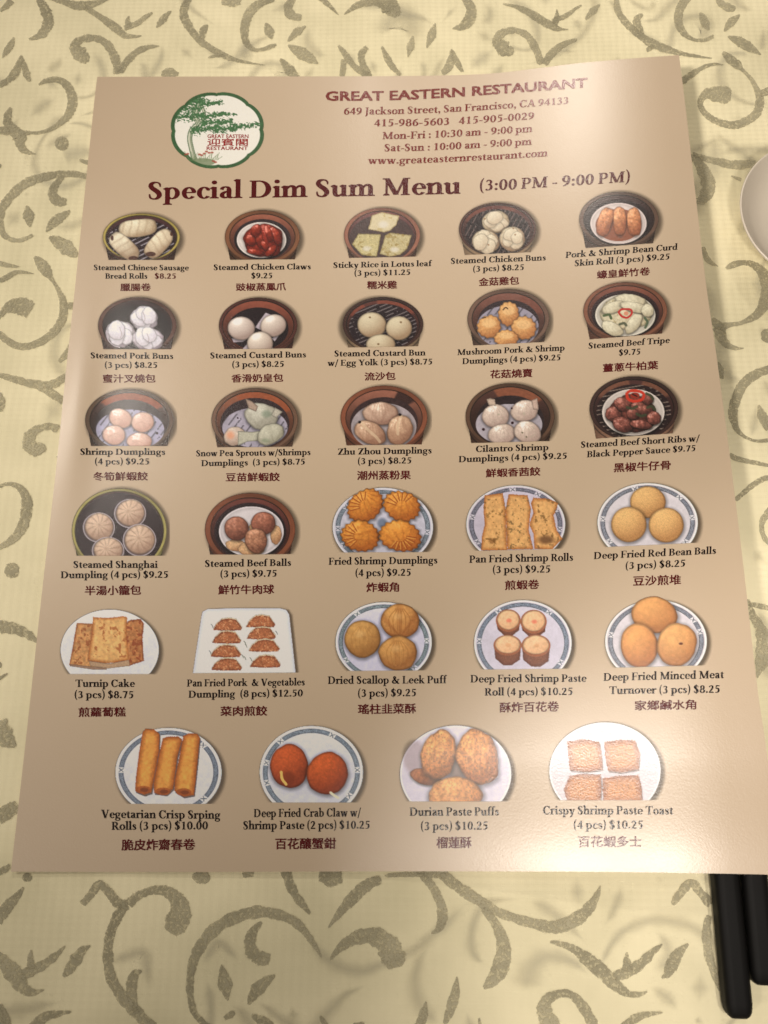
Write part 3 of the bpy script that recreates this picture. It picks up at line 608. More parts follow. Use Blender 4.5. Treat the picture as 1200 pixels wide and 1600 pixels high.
        r2 = np.hypot((s.X - cx) / rx, (s.Y - cy - 34) / ry); bc = bc * (1 - .5 * np.exp(-((r2 - 1) * ry / 5) ** 2))[..., None]
        s.put(mb, bc, k)
        m, r = s.ell(cx, cy, rx, ry); th = np.arctan2(s.Y - cy, s.X - cx)
        tone = .86 + .22 * fbm(th * 6, r * 30, 8) + .10 * np.sin(th * 2 + 1)
        s.put(m, rimc * tone[..., None] * (1 - .35 * sm(.975, 1, r))[..., None], k)
        wx, wy = rimw, rimw * ry / rx * .95
        m, r = s.ell(cx, cy + 2, rx - wx, ry - wy); s.put(m, rimc * .36, k)
        m, r = s.ell(cx, cy + 6, rx - wx - 7, ry - wy - 5)
        wall = np.array(wall, float); th = np.arctan2(s.Y - cy, s.X - cx)
        up_ = np.clip(-(s.Y - cy) / ry, -1, 1)
        wc = wall * 1.15 * (.55 + .5 * np.clip(up_ + .2, 0, 1) + .18 * fbm(th * 5, r * 8, 12))[..., None]
        if patch:
            for (a0, a1) in patch[1]:
                q = sm(a0 - 3, a0 + 3, np.degrees(-th)) * (1 - sm(a1 - 3, a1 + 3, np.degrees(-th)))
                wc = wc + (np.array(patch[0]) * (.85 + .3 * fbm(th * 9, r * 20, 4))[..., None] - wc) * (q * .9)[..., None]
        s.put(m, wc, k)
        m, r = s.ell(cx, cy + off, (rx - wx) * fr, (ry - wy) * fr)
        fc = np.array(floor, float) * (.75 + .5 * fbm(s.X / 20, s.Y / 20, 6))[..., None]
        if slats:
            q = np.clip(np.sin((s.X * slats[0] + s.Y * slats[1]) / 7.0) * 3 - 1.6, 0, 1) * (fbm(s.X / 50, s.Y / 50, 33) > .42)
            fc = fc + (np.array(slats[2]) - fc) * (q * .8)[..., None]
        s.put(m, fc, k)
    def liner(s, cx, cy, rx, ry, col=(190, 180, 190), holes=10, stripes=True, seed=2):
        k = s.part('paper_liner'); m, r = s.ell(cx, cy, rx, ry)
        c = np.array(col, float) * (.86 + .2 * fbm(s.X / 40, s.Y / 40, seed))[..., None]
        if stripes:
            q = np.clip(np.sin((s.X * .8 + s.Y * .6) / 9.0) * 2 - .9, 0, 1) * (fbm(s.X / 45, s.Y / 45, seed + 9) > .50); c = c * (1 - .42 * q)[..., None]
        s.put(m, c, k)
        for i in range(holes):
            a = i * 2 * math.pi / holes + .3; hm, _ = s.ell(cx + rx * .72 * math.cos(a), cy + ry * .72 * math.sin(a), 9, 8); s.put(hm, (45, 20, 32))
    def dish(s, cx, cy, rx, ry, col=(232, 222, 216), name='plate', rimd=1):
        k = s.part(name); s.mul(1 - .5 * (1 - sm(1, 1.12, np.hypot((s.X - cx) / rx, (s.Y - cy - 6) / ry))) * (s.al > .5))
        m, r = s.ell(cx, cy, rx, ry); c = np.array(col, float) * (1 - .10 * sm(.80, .93, r) + .12 * sm(.93, .97, r))[..., None] * (.95 + .07 * fbm(s.X / 50, s.Y / 50, 3))[..., None]
        s.put(m, np.minimum(c, 248), k); return k
    def big_plate(s, cx, cy, rx, ry, band=(124, 130, 140), gaps=(20, 65, 115, 160, 205, 250, 300, 340), inner=(206, 196, 204), plain=False, side=1):
        s.shadow(cx + 17 * side, cy + 16, rx, ry + 2, 30, .66)
        k = s.part('plate'); m, r = s.ell(cx, cy, rx, ry); th = np.degrees(np.arctan2((s.Y - cy) / ry, (s.X - cx) / rx)) % 360
        c = np.zeros(s.X.shape + (3,)) + np.array(inner, float) * (.94 + .10 * fbm(s.X / 35, s.Y / 35, 7))[..., None]
        c = c * (1 + .08 * np.clip(-(s.Y - cy) / ry, 0, 1))[..., None]
        rimq = sm(.955, .97, r); c = c + (np.array((232, 226, 222)) - c) * rimq[..., None]
        if not plain:
            bm = sm(.835, .85, r) * (1 - sm(.93, .945, r)); seg = np.ones(s.X.shape); xm = np.zeros(s.X.shape)
            for g in gaps:
                dd = np.abs((th - g + 180) % 360 - 180); seg = seg * sm(3.2, 4.4, dd)
                xm = np.maximum(xm, (dd < 3.0) * (np.abs(np.abs((r - .89) * 60) - dd * 1.0) < .9))
            bc = np.array(band, float) * (.72 + .58 * vnoise(th * .9, r * 150, 5))[..., None]
            edge = np.clip(1 - np.abs(r - .852) / .012, 0, 1) + np.clip(1 - np.abs(r - .93) / .012, 0, 1)
            bc = bc * (1 - .35 * np.clip(edge, 0, 1))[..., None]
            c = c + (bc - c) * (bm * seg)[..., None]; c = c + (np.array(band) * .9 - c) * (xm * bm)[..., None]
            c = c + (np.array((226, 220, 220)) - c) * (bm * (1 - seg) * (1 - xm) * .6)[..., None]
        s.put(m, c, k)
        if True:
            q = np.exp(-((r - 1) * min(rx, ry) / 3.0) ** 2) * .45; s.rgb *= (1 - q)[..., None]
    def stroke(s, P, wdt, col, k=None, a=1.0):
        d = np.full(s.X.shape, 1e9); P = catmull(np.array(P, float), 6) if len(P) > 2 else np.array(P, float)
        for p, q in zip(P[:-1], P[1:]):
            e = q - p; t = np.clip(((s.X - p[0]) * e[0] + (s.Y - p[1]) * e[1]) / (e @ e + 1e-9), 0, 1); d = np.minimum(d, np.hypot(s.X - p[0] - e[0] * t, s.Y - p[1] - e[1] * t))
        s.put(np.clip((wdt / 2 - d) / s.aa + .5, 0, 1) * a, col, k)
    def build(s, name, label, eps=4e-5):
        A = s.al.copy()
        if s.clip is not None:
            xs, ys = zip(*s.clip); A *= np.clip((np.interp(s.X, xs, ys) - s.Y) / s.aa + .5, 0, 1)
        # print grain
        g = 1 + .030 * (vnoise(s.X / 2.2, s.Y / 2.2, 91) - .5) * 2; rgb = np.clip(s.rgb * g[..., None], 0, 255)
        alb = lin(rgb) / lin(s.ref) * np.array([0.556, 0.421, 0.277]); alb = np.clip(alb, 0, .88)
        px, py = s.x0 + s.X / s.s, s.y0 + s.Y / s.s
        P = sheet_pt(px, py, eps).reshape(-1, 3); ny, nx = s.X.shape
        i = np.arange((nx - 1) * (ny - 1)); r, c = divmod(i, nx - 1); a = r * nx + c
        Q = np.stack([a, a + nx, a + nx + 1, a + 1], 1); Av = A.ravel()
        keep = Av[Q].max(1) > .01; Q = Q[keep]; ids = s.id.ravel()[Q[:, 0]]
        colr = np.concatenate([alb.reshape(-1, 3), Av[:, None]], 1).astype(np.float32)
        def sub(nm, q, parent, lab=None):
            used, inv = np.unique(q, return_inverse=True)
            me = quads(nm, P[used], inv.reshape(-1, 4))
            at = me.color_attributes.new('ink', 'FLOAT_COLOR', 'POINT'); at.data.foreach_set('color', colr[used].ravel())
            return tag(link(nm, me, M_PRINT, parent), lab)
        small = [k for k in s.names if k and (ids == k).sum() < 12]
        base = (ids == 0) | np.isin(ids, small)
        first = 1 if len(s.names) > 1 and 1 not in small else 0
        root = sub(name, Q[base | (ids == first)], sheet, label)
        for k, nm in s.names.items():
            if k in (0, first) or k in small: continue
            if (ids == k).any(): sub(nm, Q[ids == k], root)
        return root

# captions: (left x, right x, base line left y, right y) in the frame of each picture
def caption(o, lines, han, cap, ink=None):
    x0, y0, k = o
    L = [(t, [(x0 + a / k, y0 + c / k), (x0 + b / k, y0 + d / k)], cap / k) for t, a, b, c, d in lines if not t.startswith('#')]
    serif_obj('caption', L, M_BLACK)
    L = [(t[1:], [(x0 + a / k, y0 + c / k), (x0 + b / k, y0 + d / k)], cap / k) for t, a, b, c, d in lines if t.startswith('#')]
    if L: serif_obj('price', L, M_DEEP)
    t, a, b, c, d, h = han
    font_obj('chinese_caption', t, M_MAROON, [(x0 + a / k, y0 + c / k), (x0 + b / k, y0 + d / k)], h / k, 0.026, han=True)
BR = (105, 62, 48); DK = (38, 22, 24)
WH = (228, 212, 190); SK = (224, 196, 176)

# ---- row 1
o = (130, 310, 6); p = Pic(*o, (120, 110, 990, 590), (196, 166, 128), [(0, 577), (1200, 577)])
p.steamer(545, 362, 362, 222, (168, 146, 74), (58, 34, 34), (40, 24, 28), 24, 26, .92, slats=(.5, 1, (190, 180, 180)), body=(74, 46, 34))
p.blob(512, 278, 182, 82, (240, 222, 184), (150, 118, 84), rot=-6, sq=2.8, fold='ribs', fn=5.2, fa=.33, seed=3, name='bread_roll')
p.blob(385, 452, 165, 84, (236, 218, 182), (142, 110, 80), rot=42, sq=2.8, fold='ribs', fn=5.4, fa=.33, seed=1, name='bread_roll')
p.blob(708, 425, 160, 86, (238, 218, 180), (142, 110, 80), rot=-48, sq=2.8, fold='ribs', fn=5.0, fa=.33, seed=2, name='bread_roll')
for e in ((470, 562, 46, 22), (632, 522, 48, 22), (272, 372, 14, 24), (828, 335, 14, 18)):
    q, _ = p.ell(*e); p.put(q * .85, (62, 30, 22))
p.build('dish_photo', 'ribbed bread rolls in a yellow rimmed steamer')
caption(o, [('Steamed Chinese Sausage', 97, 990, 672, 674), ('Bread Rolls', 205, 602, 752, 752), ('#$8.25', 668, 873, 752, 752)], ('臘腸卷', 350, 632, 868, 866, 70), 50)

o = (320, 310, 6); p = Pic(*o, (120, 80, 960, 590), (205, 176, 137), [(0, 576), (1200, 568)])
p.steamer(540, 360, 352, 250, (124, 80, 52), (122, 72, 54), (50, 38, 40), 42, 24, .86)
p.dish(532, 390, 232, 168, (244, 230, 214))
p.blob(552, 396, 186, 150, (150, 48, 32), (76, 18, 14), ir=.12, seed=7, sq=2.4, tex=.3, ts=22, lump=.55, spec=.2, name='chicken_claws')
for i, (x, y, rx, ry, rot) in enumerate([(430, 390, 60, 46, 60), (512, 380, 90, 34, 84), (665, 350, 95, 42, 62), (600, 330, 80, 34, 70), (480, 300, 50, 60, 20), (620, 490, 70, 32, -48), (470, 500, 80, 28, 10), (560, 440, 50, 30, 50)]):
    p.blob(x, y, rx, ry, (158, 54, 34), (78, 20, 15), rot=rot, ir=.12, seed=i + 3, tex=.25, ts=14, spec=.35, sh=.35, lump=.2, name='chicken_claw')
p.build('dish_photo', 'red braised chicken claws on a white dish in a steamer')
caption(o, [('Steamed Chicken Claws', 80, 995, 672, 664), ('$9.25', 433, 636, 750, 748)], ('豉椒蒸鳳爪', 293, 758, 868, 862, 72), 52)

o = (510, 310, 6); p = Pic(*o, (110, 70, 950, 575), (212, 183, 147), [(0, 562), (1200, 538)])
p.steamer(522, 345, 358, 258, (150, 98, 78), (96, 58, 56), (74, 54, 52), 38, 30, .95)
p.poly([(425, 160), (520, 128), (685, 165), (655, 250), (600, 300), (540, 318), (390, 290), (410, 230)], (232, 216, 176), p.part('leaf_parcel'), (164, 142, 92), tex=.06, seed=3, spots=((206, 182, 120), .62, 26))
p.poly([(240, 430), (300, 330), (510, 335), (490, 470), (470, 548), (330, 530)], (222, 206, 150), p.part('leaf_parcel'), (128, 112, 66), tex=.14, seed=8, spots=((160, 136, 72), .6, 24))
p.poly([(500, 520), (550, 345), (600, 320), (800, 345), (760, 470), (690, 530), (590, 548)], (218, 202, 152), p.part('leaf_parcel'), (124, 106, 66), tex=.14, seed=12, spots=((166, 140, 78), .58, 24))
for e in ((535, 245, 70, 50), (380, 470, 60, 36), (640, 480, 60, 36)):
    q, r = p.ell(*e); p.put((1 - sm(.3, 1, r)) * .7, (244, 236, 222))
p.build('dish_photo', 'three pale leaf wrapped rice parcels in a steamer')
caption(o, [('Sticky Rice in Lotus leaf', 62, 985, 652, 634), ('(3 pcs) $11.25', 258, 790, 726, 716)], ('糯米雞', 383, 660, 850, 846, 74), 52)

o = (690, 300, 6); p = Pic(*o, (110, 80, 960, 605), (213, 185, 150), [(150, 592), (900, 560)])
p.steamer(524, 350, 362, 250, (82, 50, 42), (78, 42, 38), (34, 22, 26), 22, 22, .9, patch=((122, 68, 54), [(48, 78), (120, 165)]), slats=(.9, .5, (130, 110, 104)), body=(170, 140, 108))
p.blob(508, 280, 130, 104, (236, 222, 190), (150, 120, 88), rot=0, seed=4, fold='radial', fn=7, fa=.28, fc=(30, -20), name='bun', lump=.15)
p.blob(415, 465, 132, 108, (238, 222, 190), (150, 112, 82), rot=10, seed=9, fold='radial', fn=9, fa=.3, fc=(0, -60), name='bun', lump=.15)
p.blob(662, 440, 122, 116, (236, 220, 188), (146, 108, 80), rot=0, seed=12, fold='radial', fn=8, fa=.25, fc=(0, -70), name='bun', lump=.15)
for i, (x, y, rx, ry) in enumerate([(508, 280, 130, 104), (415, 465, 132, 108), (662, 440, 122, 116)]):
    p.lobes(x, y, rx, ry, 4, (242, 228, 200), (190, 162, 132), 2 + i, i + 9, .58, .38)
for x, y in ((405, 252), (672, 342), (440, 495), (690, 400)): q, _ = p.ell(x, y, 9, 7); p.put(q * .8, (150, 104, 66))
p.build('dish_photo', 'three pleated white buns in a dark steamer with shadow')
caption(o, [('Steamed Chicken Buns', 83, 978, 674, 640), ('(3 pcs) $8.25', 290, 775, 748, 730)], ('金菇雞包', 350, 725, 882, 866, 76), 54)

o = (870, 285, 6); p = Pic(*o, (160, 65, 1020, 625), (210, 183, 147), [(280, 614), (960, 565)])
p.steamer(582, 345, 372, 258, (98, 74, 60), (54, 38, 36), (42, 30, 32), 38, 26, .9, body=(84, 62, 50))
p.dish(578, 384, 264, 192, (238, 222, 214))
q, _ = p.ell(578, 400, 216, 152); p.put(q, (150, 88, 62))
for i, (x, y, rx, ry, rot) in enumerate([(450, 370, 138, 68, -74), (590, 362, 130, 62, 90), (725, 370, 132, 66, 86)]):
    p.blob(x, y, rx, ry, (222, 150, 100), (130, 66, 40), rot=rot, sq=2.9, seed=i + 5, tex=.22, ts=16, lump=.25, ir=.08, spec=.12, name='bean_curd_roll')
p.build('dish_photo', 'three orange bean curd rolls on a white oval dish')
caption(o, [('Pork & Shrimp Bean Curd', 80, 1133, 708, 630), ('Skin Roll (3 pcs) $9.25', 163, 1060, 786, 720)], ('蠔皇鮮竹卷', 378, 872, 904, 868, 76), 56)

# ---- row 2
o = (120, 450, 6); p = Pic(*o, (140, 65, 990, 585), (201, 170, 130), [(0, 573), (1200, 573)])
p.steamer(567, 350, 368, 264, (84, 52, 40), (44, 26, 26), (24, 14, 18), 40, 22, .95, body=(76, 44, 34))
p.blob(632, 285, 132, 112, (240, 230, 226), (140, 122, 124), seed=5, ir=.12, fold='radial', fn=5, fa=.35, fc=(-30, -60), lump=.35, name='bun', tex=.05)
p.blob(412, 430, 142, 122, (240, 230, 224), (136, 116, 118), seed=8, ir=.10, fold='radial', fn=6, fa=.35, fc=(-60, 0), lump=.35, name='bun', tex=.05)
p.blob(668, 480, 150, 106, (238, 226, 222), (140, 118, 122), seed=11, ir=.12, fold='radial', fn=6, fa=.35, fc=(0, 10), lump=.4, name='bun', tex=.05)
for i, (x, y, rx, ry) in enumerate([(632, 285, 132, 112), (412, 430, 142, 122), (668, 480, 150, 106)]):
    p.lobes(x, y - 6, rx, ry, 4, (244, 236, 232), (186, 168, 166), 2 + i, i + 5, .60, .36)
    p.stroke([(x - 10, y - ry * .5), (x + 8, y), (x - 4, y + ry * .3)], 6, (150, 124, 122), None, .6)
p.stroke([(278, 400), (290, 480), (340, 535), (400, 556)], 9, (196, 180, 180))
p.build('dish_photo', 'three fluffy split white buns in a dark steamer')
caption(o, [('Steamed Pork Buns', 127, 905, 658, 664), ('(3 pcs) $8.25', 258, 758, 748, 748)], ('蜜汁叉燒包', 246, 736, 888, 886, 78), 54)

o = (310, 450, 6); p = Pic(*o, (140, 70, 980, 590), (206, 177, 138), [(0, 576), (1200, 562)])
p.steamer(560, 350, 368, 260, (78, 42, 34), (112, 60, 44), (32, 20, 24), 30, 34, .84, body=(86, 48, 38))
for P in ([(530, 370), (630, 230), (680, 250), (600, 400)], [(310, 470), (450, 480), (420, 505), (330, 510)], [(680, 470), (760, 440), (715, 500)], [(410, 575), (470, 510), (480, 575)], [(680, 540), (710, 575), (660, 575)]):
    p.poly(P, (206, 190, 192), rough=1, edge=4)
p.blob(402, 378, 128, 110, (234, 216, 196), (150, 122, 108), seed=2, ir=.02, spec=.28, name='bun', tex=.03)
p.blob(702, 352, 124, 104, (232, 214, 192), (148, 120, 106), seed=3, ir=.02, rot=-15, spec=.28, name='bun', tex=.03)
p.blob(578, 520, 122, 112, (234, 216, 192), (150, 122, 106), seed=4, ir=.02, spec=.28, name='bun', tex=.03)
p.build('dish_photo', 'three smooth round white buns on paper squares in a steamer')
caption(o, [('Steamed Custard Buns', 108, 1010, 660, 650), ('(3 pcs) $8.25', 312, 805, 744, 738)], ('香滑奶皇包', 312, 793, 886, 878, 76), 55)

o = (500, 450, 6); p = Pic(*o, (140, 65, 1010, 575), (211, 183, 146), [(0, 562), (1200, 540)])
p.steamer(590, 340, 378, 256, (62, 38, 32), (74, 40, 34), (36, 22, 28), 32, 24, .92, patch=((136, 70, 52), [(20, 105), (135, 165)]), slats=(.5, 1.2, (150, 140, 136)), side=-1, body=(150, 122, 92))
p.blob(486, 346, 136, 120, (228, 212, 176), (150, 116, 84), seed=2, ir=.02, name='bun', tex=.04)
p.blob(740, 376, 124, 112, (228, 212, 176), (148, 114, 82), seed=3, ir=.02, name='bun', tex=.04)
p.blob(570, 530, 138, 96, (228, 212, 176), (150, 116, 84), seed=4, ir=.02, name='bun', tex=.04)
for x, y in ((468, 275), (758, 321), (547, 526)):
    q, r = p.ell(x, y, 11, 9); p.put(q * .8, (116, 84, 50))
p.build('dish_photo', 'three smooth cream buns each with a dot on top')
caption(o, [('Steamed Custard Bun', 132, 990, 642, 632), ('w/ Egg Yolk (3 pcs) $8.75', 70, 1056, 730, 716)], ('流沙包', 420, 706, 868, 862, 76), 55)

o = (700, 445, 6); p = Pic(*o, (130, 20, 990, 580), (212, 184, 149), [(200, 570), (960, 532)])
p.steamer(566, 320, 384, 280, (112, 86, 72), (104, 68, 58), (52, 40, 44), 40, 34, .84, patch=((128, 76, 62), [(10, 60)]), body=(98, 74, 62))
p.liner(560, 395, 290, 200, (176, 168, 184), 0)
for i, (x, y, rx, ry) in enumerate([(568, 272, 98, 112), (385, 392, 112, 106), (710, 405, 118, 108), (546, 500, 112, 78)]):
    p.blob(x, y, rx, ry, (240, 184, 118), (160, 92, 50), seed=i + 3, ir=.06, fold='crimp', fn=12, fa=.2, tex=.12, ts=12, lump=.15, name='dumpling', amb=.3)
    q, r = p.ell(x, y - ry * .30, rx * .70, ry * .46); p.put((1 - sm(.7, 1.05, r)) * .75, np.array((248, 202, 142.)) * (.86 + .28 * fbm(p.X / 14, p.Y / 14, i))[..., None])
p.stroke([(515, 235), (540, 212), (560, 225)], 11, (72, 44, 26)); p.stroke([(320, 312), (352, 306)], 10, (60, 44, 30))
p.build('dish_photo', 'four orange open topped dumplings on white paper')
caption(o, [('Mushroom Pork & Shrimp', 85, 1095, 660, 616), ('Dumplings (4 pcs) $9.25', 132, 1058, 744, 706)], ('花菇燒賣', 398, 790, 878, 864, 78), 55)

o = (885, 430, 6); p = Pic(*o, (110, 45, 1010, 615), (207, 180, 147), [(200, 602), (970, 540)])
p.steamer(552, 335, 394, 270, (128, 82, 62), (104, 62, 50), (52, 34, 36), 40, 26, .9, body=(106, 66, 50))
p.dish(552, 375, 282, 196, (240, 232, 216))
p.blob(560, 350, 240, 172, (230, 220, 188), (166, 148, 118), seed=6, ir=.10, tex=.14, ts=20, lump=.4, name='tripe', amb=.5, spots=((168, 150, 104), .62, 22), sh=.2)
for i, (x, y, rx, ry, rot) in enumerate([(600, 240, 150, 62, 8), (440, 300, 120, 50, -20), (430, 500, 110, 60, 24), (630, 450, 120, 56, -55), (640, 300, 140, 46, 14), (760, 330, 60, 60, 0)]):
    p.blob(x, y, rx, ry, (236, 228, 200), (158, 142, 112), rot=rot, seed=i, ir=.12, tex=.1, ts=14, lump=.25, sh=.4, name='tripe', amb=.4)
for P, c in (([(350, 380), (400, 370), (420, 405)], (84, 100, 66)), ([(500, 460), (540, 450), (560, 470)], (96, 100, 78)), ([(735, 400), (760, 440), (740, 490)], (90, 104, 80))):
    p.stroke(P, 24, c)
p.stroke([(490, 345), (520, 320), (600, 322), (612, 360), (570, 398), (520, 385), (490, 350)], 19, (196, 46, 40)); q, _ = p.ell(560, 358, 22, 20); p.put(q, (226, 150, 120))
p.build('dish_photo', 'pale tripe slices with a red chilli ring on a white dish')
caption(o, [('Steamed Beef Tripe', 203, 968, 690, 634), ('$9.75', 488, 696, 754, 742)], ('薑蔥牛柏葉', 344, 858, 910, 880, 78), 56)

# ---- row 3
o = (100, 595, 6); p = Pic(*o, (150, 60, 1060, 620), (203, 172, 130), [(0, 610), (1200, 610)])
p.steamer(612, 370, 414, 292, (88, 66, 48), (64, 42, 34), (44, 32, 32), 40, 34, .86, patch=((152, 74, 40), [(22, 148)]), body=(80, 56, 40))
p.liner(620, 460, 320, 190, (184, 176, 190), 0)
for i, (x, y, rx, ry, rot) in enumerate([(530, 352, 112, 90, 20), (738, 388, 108, 94, -8), (468, 508, 108, 92, 12), (706, 566, 120, 80, 0)]):
    p.blob(x, y, rx, ry, (238, 196, 168), (172, 116, 92), rot=rot, seed=i + 2, ir=.05, tex=.06, spec=.2, lump=.2, name='dumpling', amb=.3, fold='petal', fn=5, fa=.10)
for (x, y) in ((500, 330), (720, 360), (480, 470), (690, 540)):
    p.stroke([(x - 50, y + 50), (x, y + 26), (x + 52, y + 44)], 7, (206, 150, 124), None, .55); p.stroke([(x - 30, y - 30), (x + 10, y - 20), (x + 44, y - 34)], 6, (214, 164, 138), None, .5)
q, _ = p.ell(872, 492, 13, 11); p.put(q, (46, 24, 34))
p.build('dish_photo', 'four pink shrimp dumplings in a brown steamer')
caption(o, [('Shrimp Dumplings', 150, 950, 694, 694), ('(4 pcs) $9.25', 285, 804, 784, 784)], ('冬筍鮮蝦餃', 276, 784, 936, 934, 80), 58)

o = (300, 595, 6); p = Pic(*o, (130, 45, 1030, 635), (206, 177, 138), [(0, 625), (1200, 615)])
p.steamer(588, 370, 406, 302, (112, 82, 62), (120, 72, 50), (52, 38, 40), 38, 32, .88, patch=((160, 84, 50), [(15, 128)]), body=(104, 72, 52))
p.liner(590, 440, 306, 186, (188, 178, 188), 7)
p.blob(650, 330, 165, 118, (216, 210, 186), (132, 124, 104), rot=12, seed=3, ir=.16, fold='petal', fn=6, fa=.2, tex=.08, lump=.3, name='dumpling', amb=.3)
p.poly([(500, 165), (560, 190), (620, 240), (600, 290), (530, 260)], (190, 162, 138), 3, rough=2); p.poly([(780, 250), (850, 290), (790, 350), (740, 320)], (206, 196, 172), 3, rough=2)
q, r = p.ell(700, 310, 70, 52); p.put((1 - sm(.3, 1, r)) * .55, (122, 138, 112))
p.blob(400, 520, 105, 88, (228, 206, 182), (150, 118, 96), rot=-20, seed=5, ir=.1, tex=.08, lump=.3, name='dumpling', amb=.3)
p.poly([(430, 470), (560, 478), (640, 470), (660, 560), (520, 570), (430, 610)], (206, 200, 172), 4, rough=2)
p.blob(735, 500, 128, 96, (214, 208, 180), (134, 126, 102), rot=-24, seed=6, ir=.12, fold='petal', fn=7, fa=.2, tex=.08, lump=.3, name='dumpling', amb=.3)
q, r = p.ell(360, 510, 60, 60); p.put((1 - sm(.2, 1, r)) * .8, (240, 160, 116)); q, r = p.ell(690, 560, 60, 30); p.put((1 - sm(.3, 1, r)) * .5, (132, 144, 112))
p.build('dish_photo', 'translucent green and pink dumplings on white paper')
caption(o, [('Snow Pea Sprouts w/Shrimps', 36, 1112, 708, 696), ('Dumplings  (3 pcs) $8.75', 85, 1062, 800, 784)], ('豆苗鮮蝦餃', 318, 820, 944, 940, 80), 56)

o = (500, 595, 6); p = Pic(*o, (150, 25, 1050, 615), (210, 182, 145), [(0, 608), (1200, 592)])
p.steamer(600, 345, 408, 300, (134, 78, 54), (122, 78, 62), (58, 40, 40), 46, 44, .88, patch=((52, 32, 30), [(28, 62)]), body=(116, 68, 48))
p.liner(598, 430, 306, 220, (190, 176, 176), 0, False)
p.blob(568, 308, 170, 108, (228, 194, 166), (140, 100, 82), seed=7, ir=.06, fold='petal', fn=9, fa=.22, spec=.15, lump=.2, name='dumpling')
p.blob(470, 488, 158, 104, (224, 184, 150), (136, 92, 70), rot=28, seed=9, ir=.07, fold='petal', fn=8, fa=.22, spec=.15, lump=.25, name='dumpling')
p.blob(748, 462, 146, 118, (224, 184, 148), (138, 94, 72), rot=-62, seed=4, ir=.07, fold='petal', fn=8, fa=.22, spec=.18, lump=.25, name='dumpling')
for x, y in ((568, 290), (480, 480), (740, 460)):
    for e in (-70, -40, -12, 16, 46, 74): p.stroke([(x + e * .7, y - 70), (x + e, y - 20), (x + e * 1.1, y + 26)], 7, (176, 134, 110), None, .45)
p.stroke([(395, 395), (450, 460), (520, 520), (560, 570)], 26, (240, 212, 172), 4, .6); p.stroke([(760, 330), (730, 420), (730, 500)], 26, (240, 212, 172), 5, .6)
for x, y in ((372, 388), (750, 318)):
    q, _ = p.ell(x, y, 15, 13); p.put(q, (30, 16, 16))
p.build('dish_photo', 'three crescent dumplings in a reddish steamer')
caption(o, [('Zhu Zhou Dumplings', 163, 1048, 694, 680), ('(3 pcs) $8.25', 350, 860, 782, 774)], ('潮州蒸粉果', 350, 848, 930, 924, 84), 58)

o = (700, 590, 6); p = Pic(*o, (120, 30, 1040, 625), (210, 182, 147), [(180, 614), (1000, 592)])
p.steamer(582, 365, 418, 312, (92, 66, 50), (66, 42, 36), (44, 32, 34), 40, 40, .84, patch=((146, 86, 60), [(28, 122)]), body=(86, 58, 44))
p.liner(572, 440, 312, 192, (196, 186, 194), 0, False)
for i, (x, y, rx, ry, rot) in enumerate([(446, 360, 126, 112, 0), (716, 312, 132, 100, -14), (505, 530, 132, 96, -14), (745, 512, 130, 104, 22)]):
    p.blob(x, y, rx, ry, (234, 212, 194), (156, 126, 116), rot=rot, seed=i + 6, ir=.05, spec=.22, lump=.2, name='dumpling', amb=.3, fold='petal', fn=6, fa=.12, spots=((182, 176, 150), .70, 15))
p.poly([(360, 205), (400, 192), (440, 205), (450, 262), (385, 262)], (222, 196, 174), 4, rough=4); p.poly([(780, 215), (838, 192), (850, 300), (800, 300)], (220, 190, 172), 5, rough=4)
for (x, y) in ((446, 330), (720, 290), (510, 510), (740, 490)):
    for e in (-50, -18, 18, 50): p.stroke([(x + e * .3, y - 40), (x + e, y), (x + e * 1.2, y + 46)], 6, (186, 158, 146), None, .45)
for x, y, r_ in ((333, 486, 14), (604, 424, 14), (598, 288, 9), (696, 516, 8), (735, 556, 8)):
    q, _ = p.ell(x, y, r_, r_); p.put(q, (52, 28, 32) if r_ > 8 else (110, 104, 80))
p.build('dish_photo', 'four knotted white dumplings on perforated paper')
caption(o, [('Cilantro Shrimp', 258, 944, 698, 680), ('Dumplings (4 pcs) $9.25', 98, 1118, 794, 760)], ('鮮蝦香茜餃', 356, 864, 936, 918, 80), 58)

o = (895, 580, 6); p = Pic(*o, (105, 25, 1045, 640), (204, 176, 144), [(200, 632), (1000, 578)])
p.steamer(572, 350, 416, 302, (60, 40, 36), (60, 36, 34), (40, 26, 28), 36, 28, .92, patch=((122, 78, 60), [(100, 162), (20, 72)]), slats=(.2, 1.1, (150, 132, 120)), body=(150, 110, 88))
p.dish(567, 385, 292, 218, (228, 214, 206))
p.blob(560, 400, 232, 176, (116, 62, 52), (48, 22, 20), seed=5, ir=.12, tex=.4, ts=20, lump=.6, name='short_ribs', sh=.3)
for i, (x, y, rx, ry, rot) in enumerate([(380, 400, 80, 68, 0), (470, 500, 100, 72, 12), (470, 310, 90, 60, 20), (650, 350, 110, 58, 16), (760, 440, 70, 62, 0), (640, 500, 100, 44, 10), (560, 400, 60, 50, 0), (700, 260, 60, 50, 0)]):
    p.blob(x, y, rx, ry, (148, 86, 74), (52, 26, 24), rot=rot, seed=i + 1, ir=.14, tex=.35, ts=12, lump=.5, spec=.16, sh=.5, name='rib')
for P in ([(510, 340), (560, 350), (600, 330)], [(700, 340), (740, 330), (770, 360)], [(600, 400), (640, 420), (680, 410)], [(690, 210), (730, 230), (750, 260)]): p.stroke(P, 26, (62, 70, 48), None, .85)
p.stroke([(505, 210), (540, 185), (620, 188), (664, 215), (650, 262), (580, 282), (520, 262), (505, 212)], 26, (206, 58, 38)); q, _ = p.ell(582, 228, 44, 28); p.put(q, (150, 48, 34)); p.stroke([(560, 215), (600, 235)], 14, (60, 20, 16))
p.build('dish_photo', 'dark ribs with a red pepper ring on a white dish')
